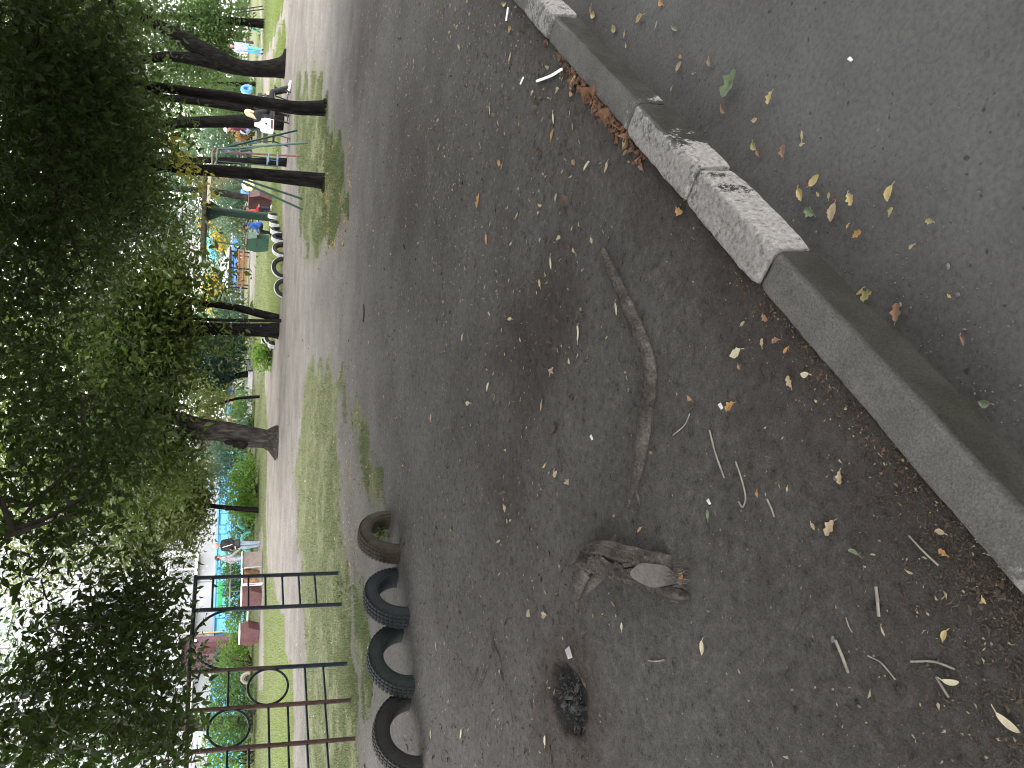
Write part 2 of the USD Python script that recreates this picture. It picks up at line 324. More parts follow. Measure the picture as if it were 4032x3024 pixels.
LAWNS = [poly(p) for p in (
    [(1165, 300), (1262, 300), (1285, 420), (1330, 560), (1362, 740), (1372, 860), (1290, 950), (1240, 1000), (1190, 980), (1180, 800), (1175, 650), (1150, 620), (1155, 480)],
    [(1225, 1400), (1262, 1395), (1330, 1500), (1330, 1640), (1345, 1850), (1350, 2100), (1370, 2400), (1385, 2600), (1410, 2800), (1440, 3024), (1440, 3900), (1230, 3900), (1210, 3024), (1195, 2500), (1165, 2000), (1165, 1750), (1200, 1550)],
    [(1300, 1400), (1320, 1420), (1400, 1580), (1460, 1720), (1510, 1850), (1530, 1960), (1480, 2000), (1440, 1870), (1400, 1700), (1340, 1540)],
    [(1385, 2200), (1430, 2180), (1460, 2600), (1470, 2900), (1440, 2900), (1400, 2500)],
)]
# beyond the worn yard: far lawns, cut by paths
FAR = [poly(p) for p in (
    [(1112, 1010), (1112, 1130), (1100, 1230), (1085, 1330), (1068, 1420), (1010, 1460), (960, 1400), (935, 1000), (960, 300), (1106, 300), (1108, 600)],
    [(1040, 1480), (1048, 1600), (1052, 1760), (1046, 2000), (1050, 2200), (1140, 2600), (1150, 3024), (1160, 3900), (870, 3900), (900, 2400), (930, 1700), (985, 1510)],
    [(1130, 0), (1080, 120), (1050, 205), (1015, 225), (975, 300), (992, -600), (1080, -600)],
    [(1130, 110), (1112, 240), (1075, 215), (1100, 150)],
)]
PATHS = [poly(p) for p in ([(1016, 2100), (1036, 2100), (1038, 2700), (1018, 2700)], [(1020, 0), (1026, 0), (1040, 215), (1030, 215)], [(1035, 250), (1055, 250), (1060, 480), (1040, 480)], [(980, 950), (1012, 950), (1000, 1180), (985, 1180)])]
def mask(P, polys, jit, sc, seed):
    p3 = np.stack([P[:, 0], P[:, 1], np.zeros(len(P))], -1); d = np.hypot(P[:, 0], P[:, 1])
    w = jit * np.clip(d / 8, .5, 2.2)
    Q = P + np.stack([meshkit.fbm(p3 * sc, 4, seed) - .5, meshkit.fbm(p3 * sc, 4, seed + 20) - .5], -1) * w[:, None]
    r = np.zeros(len(P), bool)
    for q in polys: r |= inside(Q, q)
    return r
def lawn_at(P):
    return (mask(P, LAWNS, .9, 1.7, 31) | mask(P, FAR, .8, .8, 33)) & ~mask(P, PATHS, .6, .8, 37)

an = np.radians(np.concatenate([np.linspace(-42, 42, 430), np.linspace(42, 318, 62)[1:]]))
an = an[:-1] if abs(an[-1] - an[0] - 2 * math.pi) < 1e-6 else an
rad = np.concatenate([np.geomspace(.7, 60, 560), np.geomspace(60, 900, 42)[1:]])
A, Rr = np.meshgrid(an, rad); X, Y = np.sin(A) * Rr, np.cos(A) * Rr
P = np.stack([X.ravel(), Y.ravel()], -1); Z = gz(P[:, 0], P[:, 1])
nr, na = len(rad), len(an)
i, j = np.meshgrid(np.arange(nr - 1), np.arange(na), indexing='ij'); j1 = (j + 1) % na
q = np.stack([i * na + j, i * na + j1, (i + 1) * na + j1, (i + 1) * na + j], -1).reshape(-1, 4)
o = koff(P)
q = q[(o[q].max(1) < -.915) | (o[q].min(1) > 9)]
F = np.vstack([q[:, [0, 2, 1]], q[:, [0, 3, 2]]])
keep = np.unique(F); re = -np.ones(len(P), int); re[keep] = np.arange(len(keep))
GP, GF = P[keep], re[F]
_d = np.hypot(GP[:, 0], GP[:, 1])[:, None]
lawn = np.mean([lawn_at(GP + np.array([[math.cos(a), math.sin(a)]]) * np.clip(.10 + _d * .011, 0, .6) * f_) for a, f_ in ((0, 0), (.4, 1), (1.7, .6), (2.6, 1), (3.9, .7), (5.2, 1))], axis=0)
r_ = np.hypot(GP[:, 0], GP[:, 1])
p3 = np.stack([GP[:, 0], GP[:, 1], 0 * r_], -1)
FIRE = gp(2235, 2760); fo = GP - FIRE[:2]
fa = np.array([fo @ np.array([.98, .2]), fo @ np.array([-.2, .98])])
char = np.clip(3.2 * (1.08 - np.hypot(fa[0] / .165, fa[1] / .225) - .55 * (meshkit.fbm(p3 * 11, 4, 41) - .5)), 0, 1)
scorch = np.clip(1.5 - np.hypot(fa[0] / .36, fa[1] / .36) - 1.1 * (meshkit.fbm(p3 * 6, 3, 43) - .5), 0, 1)
def pix_blob(x, y, a, b, s):
    c = gp(x, y); d = GP - c[:2]; return np.clip(1.4 - np.hypot(d[:, 0] / a, d[:, 1] / b) - 1.2 * (meshkit.fbm(p3 * 3, 3, s) - .5), 0, 1)
damp = np.maximum.reduce([pix_blob(2100, 1350, .45, .5, 51), pix_blob(1960, 1880, .35, .5, 52) * .7, pix_blob(2030, 1400, .12, .6, 53), pix_blob(1430, 60, 1.2, 1.4, 54), pix_blob(1620, 640, .9, 1.0, 55) * .7,
                          np.clip(1 - (-.985 - koff(GP)) / .45, 0, 1) * .7 * (koff(GP) < -.9) * (r_ < 6)])
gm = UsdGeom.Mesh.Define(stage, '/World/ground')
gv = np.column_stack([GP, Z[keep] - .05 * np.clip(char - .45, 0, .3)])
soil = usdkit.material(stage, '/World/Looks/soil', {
    'co': ('texture_coordinate', {}),
    'n1': ('noise_texture', {'scale': 1.1, 'detail': 6.0, 'roughness': .65}),
    'n2': ('noise_texture', {'scale': 24.0, 'detail': 8.0, 'roughness': .78}),
    'n3': ('noise_texture', {'scale': 130.0, 'detail': 4.0, 'roughness': .6}),
    'r1': ('rgb_ramp', {'ramp': [(.3, (.061, .0565, .053)), (.5, (.083, .0785, .0745)), (.7, (.102, .0985, .0945))]}),
    'r2': ('rgb_ramp', {'ramp': [(.33, (.26, .25, .245)), (.43, (.86, .85, .84)), (.57, (1.10, 1.095, 1.08)), (.72, (1.75, 1.73, 1.69))]}),
    'm1': ('mix_color', {'blend_type': 'multiply', 'fac': 1.0, 'use_clamp': False, 'use_clamp_result': False}),
    'r3': ('rgb_ramp', {'ramp': [(.3, (.62, .6, .6)), (.5, (1, 1, 1)), (.68, (1.15, 1.14, 1.12)), (.76, (2.0, 1.9, 1.8))]}),
    'm2': ('mix_color', {'blend_type': 'multiply', 'fac': .9, 'use_clamp': False}),
    'ad': ('attribute', {'attribute': 'damp'}), 'md': ('mix_color', {'blend_type': 'multiply', 'use_clamp': False, 'b': (.62, .58, .56)}),
    'ag': ('attribute', {'attribute': 'lawn'}), 'nl': ('noise_texture', {'scale': 9.0, 'detail': 6.0, 'roughness': .7}),
    'rl': ('rgb_ramp', {'ramp': [(.3, (.040, .044, .020)), (.5, (.075, .085, .035)), (.7, (.13, .125, .065))]}),
    'lw': ('mix_color', {'blend_type': 'mix', 'use_clamp': False}), 'n2l': ('noise_texture', {'scale': 5.0, 'detail': 8.0, 'roughness': .75}), 'lg2': ('math', {'math_type': 'multiply_add', 'value2': 1.6, 'value3': -.8}), 'lg': ('math', {'math_type': 'add'}), 'lgr': ('map_range', {'from_min': .32, 'from_max': .85, 'to_max': .92, 'clamp': True}),
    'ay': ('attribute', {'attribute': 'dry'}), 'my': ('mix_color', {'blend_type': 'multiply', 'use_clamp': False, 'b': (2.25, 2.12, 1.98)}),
    'as': ('attribute', {'attribute': 'scorch'}), 'ms': ('mix_color', {'blend_type': 'multiply', 'use_clamp': False, 'b': (.62, .52, .47)}),
    'ac': ('attribute', {'attribute': 'char'}), 'mc': ('mix_color', {'blend_type': 'mix', 'use_clamp': False, 'b': (.009, .010, .011)}),
    'p': ('principled_bsdf', {'roughness': .92, 'specular_ior_level': .15}),
    'hb': ('math', {'math_type': 'multiply_add', 'value2': .35}),
    'b': ('bump', {'strength': 1.0, 'distance': .03})},
    [('co.object', 'n1.vector'), ('co.object', 'n2.vector'), ('co.object', 'n3.vector'), ('co.object', 'nl.vector'), ('n1.fac', 'r1.fac'), ('n2.fac', 'r2.fac'), ('n3.fac', 'r3.fac'),
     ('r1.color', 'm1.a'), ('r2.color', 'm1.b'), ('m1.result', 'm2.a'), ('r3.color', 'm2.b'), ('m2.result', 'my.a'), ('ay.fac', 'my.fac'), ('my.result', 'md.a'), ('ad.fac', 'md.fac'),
     ('md.result', 'lw.a'), ('nl.fac', 'rl.fac'), ('rl.color', 'lw.b'), ('ag.fac', 'lg.value1'), ('n2l.fac', 'lg2.value1'), ('lg2.value', 'lg.value2'), ('lg.value', 'lgr.value'), ('lgr.result', 'lw.fac'), ('co.object', 'n2l.vector'), ('lw.result', 'ms.a'), ('as.fac', 'ms.fac'), ('ms.result', 'mc.a'), ('ac.fac', 'mc.fac'), ('mc.result', 'p.base_color'),
     ('n3.fac', 'hb.value1'), ('n2.fac', 'hb.value3'), ('hb.value', 'b.height'), ('b.normal', 'p.normal')], surface='p.BSDF')
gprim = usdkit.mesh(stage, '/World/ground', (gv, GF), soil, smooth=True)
api = UsdGeom.PrimvarsAPI(gprim)
dry = (np.clip((r_ - 5) / 9, 0, 1) * .10 + .90 * np.clip((r_ - 14) / 12, 0, 1)) * (.75 + .5 * (meshkit.fbm(p3 * .6, 3, 61) - .5))  # soil lightened by distance: drier, with open-yard light painted into its colour
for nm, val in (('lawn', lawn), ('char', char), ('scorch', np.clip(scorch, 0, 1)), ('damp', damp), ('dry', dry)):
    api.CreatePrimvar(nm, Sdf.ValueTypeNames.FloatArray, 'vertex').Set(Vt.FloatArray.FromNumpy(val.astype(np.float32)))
tag(gprim.GetPrim(), 'bare trodden grey brown soil of the yard under the trees', 'ground', kind='structure')

asphalt = usdkit.material(stage, '/World/Looks/asphalt', {
    'co': ('texture_coordinate', {}),
    'n1': ('noise_texture', {'scale': 1.6, 'detail': 5.0, 'roughness': .6}), 'n2': ('noise_texture', {'scale': 60.0, 'detail': 5.0, 'roughness': .7}),
    'v': ('noise_texture', {'scale': 46.0, 'detail': 1.5, 'roughness': .4}), 'vn': ('noise_texture', {'scale': 2.4, 'detail': 3.0}),
    'r1': ('rgb_ramp', {'ramp': [(.3, (.063, .062, .060)), (.5, (.078, .078, .077)), (.7, (.092, .093, .093))]}),
    'r2': ('rgb_ramp', {'ramp': [(.3, (.72, .72, .72)), (.5, (1, 1, 1)), (.7, (1.22, 1.21, 1.2))]}),
    'rv': ('rgb_ramp', {'ramp': [(.24, (.38, .38, .4)), (.315, (1, 1, 1)), (.72, (1, 1, 1)), (.78, (1.35, 1.33, 1.3))]}),
    'm1': ('mix_color', {'blend_type': 'multiply', 'fac': 1.0, 'use_clamp': False}), 'm2': ('mix_color', {'blend_type': 'multiply', 'use_clamp': False}),
    'rn': ('map_range', {'from_min': .38, 'from_max': .58, 'to_min': .25, 'to_max': 1.0, 'clamp': True}),
    'ad': ('attribute', {'attribute': 'gutter'}), 'md': ('mix_color', {'blend_type': 'multiply', 'use_clamp': False, 'b': (.66, .62, .58)}),
    'bw': ('rgb_to_bw', {}), 'hb': ('math', {'math_type': 'multiply_add', 'value2': .6}),
    'p': ('principled_bsdf', {'roughness': .85, 'specular_ior_level': .25}), 'b': ('bump', {'strength': .6, 'distance': .006})},
    [('co.object', 'n1.vector'), ('co.object', 'n2.vector'), ('co.object', 'v.vector'), ('co.object', 'vn.vector'), ('n1.fac', 'r1.fac'), ('n2.fac', 'r2.fac'), ('v.fac', 'rv.fac'), ('r1.color', 'm1.a'), ('r2.color', 'm1.b'),
     ('m1.result', 'm2.a'), ('rv.color', 'm2.b'), ('vn.fac', 'rn.value'), ('rn.result', 'm2.fac'), ('m2.result', 'md.a'), ('ad.fac', 'md.fac'), ('md.result', 'p.base_color'), ('rv.color', 'bw.color'), ('bw.val', 'hb.value1'), ('n2.fac', 'hb.value3'), ('hb.value', 'b.height'), ('b.normal', 'p.normal')], surface='p.BSDF')
al = np.concatenate([[-60, -20, -6], np.arange(-2, 7, .04), [8, 12, 25, 60]]); ac = np.concatenate([np.arange(-.88, 1.6, .04), [2, 3, 5, 9.3]])
AL, AC = np.meshgrid(al, ac, indexing='ij')
V = KT[None] * AL.reshape(-1, 1) + KN[None] * AC.reshape(-1, 1)
v3 = np.column_stack([V, np.zeros(len(V))])
g_ = np.clip(1 - (AC.ravel() + .84) / .30, 0, 1) * (.5 + 1.0 * (meshkit.fbm(v3 * 4, 4, 71) - .2))
V = np.column_stack([V, ROADZ + .012 * (meshkit.fbm(v3 * 2.5, 4, 73) - .5) + .012 * np.clip(g_ - .3, 0, 1) * meshkit.fbm(v3 * 15, 3, 75)])
i, j = np.meshgrid(np.arange(len(al) - 1), np.arange(len(ac) - 1), indexing='ij'); n = len(ac)
q = np.stack([i * n + j, i * n + j + 1, (i + 1) * n + j + 1, (i + 1) * n + j], -1).reshape(-1, 4)
q = q[:, ::-1]
rp = usdkit.mesh(stage, '/World/road', (V, np.vstack([q[:, [0, 1, 2]], q[:, [0, 2, 3]]])), asphalt, smooth=True)
UsdGeom.PrimvarsAPI(rp).CreatePrimvar('gutter', Sdf.ValueTypeNames.FloatArray, 'vertex').Set(Vt.FloatArray.FromNumpy(np.clip(g_, 0, 1).astype(np.float32)))
tag(rp.GetPrim(), 'grey asphalt driveway with small pits along the kerb', 'road', kind='structure')

# kerb: five concrete stones
def kerbmat(name, lo, hi, base=((.086, .081, .076), (.122, .118, .112))):
    """Concrete with white paint left where a noise lies between lo and hi, the flank multiplied down to a dark greenish grey."""
    return usdkit.material(stage, '/World/Looks/' + name, {
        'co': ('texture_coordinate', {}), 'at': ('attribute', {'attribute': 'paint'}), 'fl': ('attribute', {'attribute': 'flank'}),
        'n': ('noise_texture', {'scale': 7.0, 'detail': 7.0, 'roughness': .65}), 'nf': ('noise_texture', {'scale': 55.0, 'detail': 5.0, 'roughness': .75}), 'ng': ('noise_texture', {'scale': 160.0, 'detail': 3.0}),
        'rc': ('rgb_ramp', {'ramp': [(.3, base[0]), (.7, base[1])]}), 'rg': ('rgb_ramp', {'ramp': [(.3, (.7, .7, .7)), (.5, (1, 1, 1)), (.7, (1.25, 1.25, 1.25))]}),
        'mg': ('mix_color', {'blend_type': 'multiply', 'fac': 1.0, 'use_clamp': False}),
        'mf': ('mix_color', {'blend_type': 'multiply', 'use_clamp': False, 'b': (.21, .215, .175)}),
        'rp': ('rgb_ramp', {'ramp': [(.34, (.085, .075, .066)), (.43, (.18, .168, .156)), (.55, (.235, .225, .212)), (.72, (.33, .335, .34))]}),
        'ps': ('math', {'math_type': 'multiply_add', 'value2': .5}),
        'pm': ('math', {'math_type': 'add'}), 'pr': ('map_range', {'from_min': lo, 'from_max': hi, 'clamp': True}),
        'mp': ('mix_color', {'blend_type': 'mix', 'use_clamp': False}),
        'p': ('principled_bsdf', {'roughness': .9, 'specular_ior_level': .12}), 'hb': ('math', {'math_type': 'multiply_add', 'value2': 1.2}), 'b': ('bump', {'strength': .9, 'distance': .014})},
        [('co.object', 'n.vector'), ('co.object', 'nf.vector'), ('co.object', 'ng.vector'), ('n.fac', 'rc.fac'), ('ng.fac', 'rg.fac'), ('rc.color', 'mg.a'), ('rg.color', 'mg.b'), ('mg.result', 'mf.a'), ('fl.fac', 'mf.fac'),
         ('nf.fac', 'rp.fac'), ('nf.fac', 'ps.value1'), ('n.fac', 'ps.value3'), ('ps.value', 'pm.value1'), ('at.fac', 'pm.value2'), ('pm.value', 'pr.value'), ('pr.result', 'mp.fac'), ('mf.result', 'mp.a'), ('rp.color', 'mp.b'), ('mp.result', 'p.base_color'),
         ('n.fac', 'hb.value1'), ('nf.fac', 'hb.value3'), ('hb.value', 'b.height'), ('b.normal', 'p.normal')], surface='p.BSDF')
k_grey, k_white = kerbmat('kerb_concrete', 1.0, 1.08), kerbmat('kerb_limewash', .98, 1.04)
kerb = thing('kerb', 'row of worn concrete kerb stones between soil and asphalt', 'kerb', kind='structure')
def kerbstone(a0, a1, matl, dz, do, paintf, seed, label=None, chip=.012, yaw=0.0):
    n = int((a1 - a0) / .011)
    prof = np.array([(-1.0, -.32), (-1.0, -.03)] + [(-1.0 + .014 - .014 * math.cos(t), -.014 + .014 * math.sin(t)) for t in np.linspace(.2, 1.5, 4)]
                    + [(x, 0.0) for x in np.linspace(-.975, -.886, 9)] + [(-.882 + .016 * math.sin(t), -.016 + .016 * math.cos(t)) for t in np.linspace(0, 1.4, 5)]
                    + [(-.866 + .020 * t, -.018 - .125 * t) for t in np.linspace(.06, 1, 11)] + [(-.842, -.32)])
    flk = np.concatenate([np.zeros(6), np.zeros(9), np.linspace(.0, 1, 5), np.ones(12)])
    d = np.linalg.norm(np.diff(prof, axis=0), axis=1)
    S = np.linspace(a0, a1, n); c = [-.91, -.15]; V = []
    for k, s in enumerate(S):
        e = min(k, n - 1 - k); sh = 1 - .035 * max(0, 1 - e / 2.0)
        for po, pz in prof:
            o, z = c[0] + (po - c[0]) * sh, c[1] + (pz - c[1]) * sh
            V.append(kpt(s, o + do + yaw * (s - (a0 + a1) / 2), z + dz))
    V = np.array(V); m = len(prof)
    # chipped, weathered skin
    f = meshkit.fbm(V * 7 + seed, 4, seed) - .5; g = meshkit.fbm(V * 38 + seed, 3, seed + 3) - .5
    top = np.tile(np.clip((prof[:, 1] + .30) / .1, 0, 1), n)
    cen = KT[None] * (V[:, :2] @ KT)[:, None] + KN[None] * (c[0] + do)
    dirv = V - np.column_stack([cen, np.full(len(V), -.12)]); dirv /= np.linalg.norm(dirv, axis=1, keepdims=True)
    rounded = np.tile(np.exp(-((np.arange(m) - 17) / 2.2) ** 2), n)
    ends = np.repeat(np.exp(-np.minimum(S - a0, a1 - S) / .05), m)
    V = V + dirv * (top * (chip * f * .9 + chip * .55 * g - rounded * chip * 1.5 * np.clip(f + .02, 0, 1) * 2 - ends * chip * 1.2 * np.clip(g + .2, 0, 1)))[:, None]
    i, j = np.meshgrid(np.arange(n - 1), np.arange(m - 1), indexing='ij')
    q = np.stack([i * m + j, i * m + j + 1, (i + 1) * m + j + 1, (i + 1) * m + j], -1).reshape(-1, 4)
    Fc = np.vstack([q[:, [0, 1, 2]], q[:, [0, 2, 3]]])
    k = len(V); V = np.vstack([V, V[:m].mean(0), V[(n - 1) * m:].mean(0)])
    jj = np.arange(m - 1); Fc = np.vstack([Fc, np.stack([np.full(m - 1, k), jj + 1, jj], 1), np.stack([np.full(m - 1, k + 1), (n - 1) * m + jj, (n - 1) * m + jj + 1], 1)])
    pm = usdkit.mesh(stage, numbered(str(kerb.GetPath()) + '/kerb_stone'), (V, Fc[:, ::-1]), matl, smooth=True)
    s_ = V[:, :2] @ KT; o_ = V[:, :2] @ KN; z_ = V[:, 2]
    ap = UsdGeom.PrimvarsAPI(pm)
    ap.CreatePrimvar('paint', Sdf.ValueTypeNames.FloatArray, 'vertex').Set(Vt.FloatArray.FromNumpy(paintf(s_, o_, z_).astype(np.float32)))
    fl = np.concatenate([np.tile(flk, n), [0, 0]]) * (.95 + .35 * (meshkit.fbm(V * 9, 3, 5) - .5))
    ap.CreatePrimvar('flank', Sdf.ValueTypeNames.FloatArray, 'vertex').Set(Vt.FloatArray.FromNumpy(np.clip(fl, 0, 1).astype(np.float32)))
    if label: tag(pm.GetPrim(), label)
zero = lambda s, o, z: 0 * s - .2
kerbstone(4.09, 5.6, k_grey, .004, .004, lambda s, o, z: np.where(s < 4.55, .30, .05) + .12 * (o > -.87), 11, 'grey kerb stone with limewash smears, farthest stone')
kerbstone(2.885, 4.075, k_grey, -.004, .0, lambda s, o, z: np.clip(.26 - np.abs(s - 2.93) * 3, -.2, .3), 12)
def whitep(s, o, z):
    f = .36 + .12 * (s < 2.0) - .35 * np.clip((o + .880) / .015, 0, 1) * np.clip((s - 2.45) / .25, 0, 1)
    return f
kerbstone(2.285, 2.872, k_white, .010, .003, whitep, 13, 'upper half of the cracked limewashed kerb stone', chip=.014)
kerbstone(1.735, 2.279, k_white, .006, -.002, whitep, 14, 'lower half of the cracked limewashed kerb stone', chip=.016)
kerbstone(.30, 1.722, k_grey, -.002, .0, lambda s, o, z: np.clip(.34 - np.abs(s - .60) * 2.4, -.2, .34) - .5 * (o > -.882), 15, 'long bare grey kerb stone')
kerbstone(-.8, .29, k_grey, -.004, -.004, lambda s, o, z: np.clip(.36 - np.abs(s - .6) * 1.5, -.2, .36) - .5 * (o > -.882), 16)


# ------------------------------------------------------------------ trees
def limb_px(rows, Y, wob=0.0, k=4, depth=None, seed=0):
    """A limb whose course was measured in the picture: rows (x, y, half width in pixels), standing at distance Y."""
    pts, rad = [], []
    for n_, (x, y, r) in enumerate(rows):
        YY = Y + (depth[n_] if depth else 0)
        pts.append(aty(x, y, YY)); rad.append(r * (YY / ray(x, y)[1] * 1.0) / FPX)
    return np.column_stack([pts, rad])
def limb_mesh(PR, n=14, ridge=.06, seed=0, k=6):
    Q = smooth_path(PR, k); Q[:, 3] = np.maximum(Q[:, 3], .004)
    m = tube(Q[:, :3], Q[:, 3], n)
    v = np.array(m.vertices)
    c = np.repeat(Q[:, :3], n, 0); rr = np.repeat(Q[:, 3], n)
    d = v[:len(c)] - c; L = np.linalg.norm(d, axis=1, keepdims=True) + 1e-9
    ang = np.tile(np.arange(n), len(Q))
    nz = meshkit.fbm(np.column_stack([np.cos(ang / n * 6.283) * 2.4, np.sin(ang / n * 6.283) * 2.4, c[:, 2] * 1.1 + c[:, 1]]) + seed * 5.1, 3, seed) - .5
    v[:len(c)] = c + d * (1 + 2.2 * ridge * nz[:, None] + ridge * .8 * (ang % 2)[:, None] * .5)
    return trimesh.Trimesh(v, m.faces, process=False)
def twigs(starts, ends, r0, r1, sag=.15, seed=0, n=5):
    r = np.random.default_rng(seed); out = []
    for a, b in zip(starts, ends):
        a, b = np.asarray(a), np.asarray(b); L = np.linalg.norm(b - a)
        m1 = a * .66 + b * .34 + r.normal(size=3) * L * .07 + [0, 0, sag * L * .6]; m2 = a * .33 + b * .67 + r.normal(size=3) * L * .07 + [0, 0, sag * L * .6]
        Q = smooth_path(np.array([a, m1, m2, b]), 3)
        out.append(tube(Q, np.linspace(r0, r1, len(Q)), n, cap=False))
    return out
def grow(nodes, tips, r0, r1, seed=0, n=4, most=1.4, sag=.1):
    """Joins each tip to the nearest limb or to a tip already joined."""
    P = np.asarray(nodes)[:, :3]; T_ = np.asarray(tips); todo = list(np.argsort([np.linalg.norm(P - t, axis=1).min() for t in T_])); S, E_ = [], []
    for k in todo:
        d = np.linalg.norm(P - T_[k], axis=1); a = P[np.argmin(d)]
        if d.min() < most and d.min() > .02: S.append(a); E_.append(T_[k]); P = np.vstack([P, T_[k][None], ((a + T_[k]) / 2)[None]])
    return twigs(S, E_, r0, r1, sag=sag, seed=seed, n=n)
def blob_points(c, r, n, seed, low=None, hollow=.35):
    """Points in an ellipsoid, more of them towards its skin; none under low."""
    g = np.random.default_rng(seed); out = []
    while len(out) < n:
        d = g.normal(size=3); d /= np.linalg.norm(d); p = np.asarray(c) + d * (hollow + (1 - hollow) * g.random() ** .6) * np.asarray(r)
        if low is None or p[2] > low: out.append(p)
    return np.array(out)
def tree(name, label, limbs, crowns, lmat, bmat=bark, leaf=.1, per=30, spread=.3, seed=1, tw=30, cat_='tree', group=None, tris=4, width=.45, low=None, n=14, extra=None, droop=.3, twr=.02):
    base = np.array([limbs[0][0][0], limbs[0][0][1], 0.0])
    t = thing(name, label, cat_, base, group=group)
    tr = cat([limb_mesh(l, n if k == 0 else 10, seed=seed + k) for k, l in enumerate(limbs)])
    obj('trunk', tr, bmat, t, smooth=True, off=base)
    C = np.vstack([blob_points(c, r, int(m), seed * 31 + k, low) for k, (c, r, m) in enumerate(crowns)])
    if extra is not None: C = np.vstack([C, extra])
    V = leaf_cloud(C, spread, per, leaf, seed, width=width, tris=tris, droop=droop)
    obj('crown', V, lmat, t, off=base)
    if tw:
        g = np.random.default_rng(seed + 5); tips = C[g.permutation(len(C))[:tw]]
        nodes = np.vstack([smooth_path(l, 3)[len(l):, :3] for l in limbs])
        B_ = grow(nodes, tips, twr, twr * .4, seed=seed, most=4.0)
        if B_: obj('branch', cat(B_), branch_bark, t, off=base, kind='stuff')
    return t

# the forked tree, the two straight trees on the grass, the many-stemmed one and the leaning one
Y1, Y2, Y3, Y4, Y5 = gp(1120, 268)[1], gp(1282, 428)[1], gp(1277, 712)[1], gp(1098, 1285)[1], gp(1092, 1730)[1]
def hang(x, y, Y, n, sx, sy, seed, sy3=.8):
    """Clump centres of hanging sprays round a measured place."""
    g = np.random.default_rng(seed); c = aty(x, y, Y); k = Y / FPX
    return c + np.clip(g.normal(size=(n, 3)), -1.5, 1.5) * [sy * k, sy3, sx * k]
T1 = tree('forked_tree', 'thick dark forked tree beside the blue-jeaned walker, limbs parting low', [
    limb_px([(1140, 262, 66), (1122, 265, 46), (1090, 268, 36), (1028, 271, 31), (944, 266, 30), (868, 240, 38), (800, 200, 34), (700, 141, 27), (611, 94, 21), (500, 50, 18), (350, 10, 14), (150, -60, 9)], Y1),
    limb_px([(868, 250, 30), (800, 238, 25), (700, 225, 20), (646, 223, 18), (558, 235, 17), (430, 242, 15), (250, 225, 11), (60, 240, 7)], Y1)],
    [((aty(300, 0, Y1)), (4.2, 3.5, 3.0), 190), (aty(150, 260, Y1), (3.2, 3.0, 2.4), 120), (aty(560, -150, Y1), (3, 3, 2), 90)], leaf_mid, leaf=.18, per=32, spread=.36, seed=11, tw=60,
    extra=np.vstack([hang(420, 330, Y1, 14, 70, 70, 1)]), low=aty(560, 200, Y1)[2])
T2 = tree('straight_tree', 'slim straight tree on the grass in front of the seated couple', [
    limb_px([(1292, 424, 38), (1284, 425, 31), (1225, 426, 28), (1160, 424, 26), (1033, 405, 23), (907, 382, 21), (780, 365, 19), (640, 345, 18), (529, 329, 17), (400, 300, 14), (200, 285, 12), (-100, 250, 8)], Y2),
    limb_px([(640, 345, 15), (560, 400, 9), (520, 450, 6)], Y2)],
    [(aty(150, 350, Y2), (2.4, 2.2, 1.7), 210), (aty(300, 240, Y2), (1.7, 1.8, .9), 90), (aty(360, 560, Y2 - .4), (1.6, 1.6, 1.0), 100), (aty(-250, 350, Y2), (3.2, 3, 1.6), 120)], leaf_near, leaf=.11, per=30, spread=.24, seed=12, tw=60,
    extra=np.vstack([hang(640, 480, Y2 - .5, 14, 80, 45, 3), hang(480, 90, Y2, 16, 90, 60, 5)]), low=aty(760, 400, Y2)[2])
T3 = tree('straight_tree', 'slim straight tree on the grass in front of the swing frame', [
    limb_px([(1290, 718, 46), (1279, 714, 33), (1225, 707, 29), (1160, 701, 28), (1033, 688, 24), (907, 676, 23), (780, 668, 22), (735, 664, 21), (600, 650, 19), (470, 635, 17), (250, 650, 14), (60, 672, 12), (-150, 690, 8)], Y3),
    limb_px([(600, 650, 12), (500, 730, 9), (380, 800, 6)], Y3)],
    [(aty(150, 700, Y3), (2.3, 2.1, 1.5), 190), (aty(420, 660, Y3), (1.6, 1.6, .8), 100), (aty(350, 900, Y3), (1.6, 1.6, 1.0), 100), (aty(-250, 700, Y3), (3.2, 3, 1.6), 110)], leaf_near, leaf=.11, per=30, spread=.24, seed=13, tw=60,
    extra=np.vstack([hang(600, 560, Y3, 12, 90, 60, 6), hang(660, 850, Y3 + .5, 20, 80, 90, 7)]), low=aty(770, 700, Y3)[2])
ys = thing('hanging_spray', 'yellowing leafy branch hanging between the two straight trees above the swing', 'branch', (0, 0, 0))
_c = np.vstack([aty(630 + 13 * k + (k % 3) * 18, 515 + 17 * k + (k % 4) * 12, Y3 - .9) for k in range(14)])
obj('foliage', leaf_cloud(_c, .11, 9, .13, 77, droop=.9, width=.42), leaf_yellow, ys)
obj('stem', cat(twigs([aty(560, 480, Y3 - .6)] * 5, _c[[2, 5, 8, 11, 13]], .012, .003, seed=4)), branch_bark, ys)
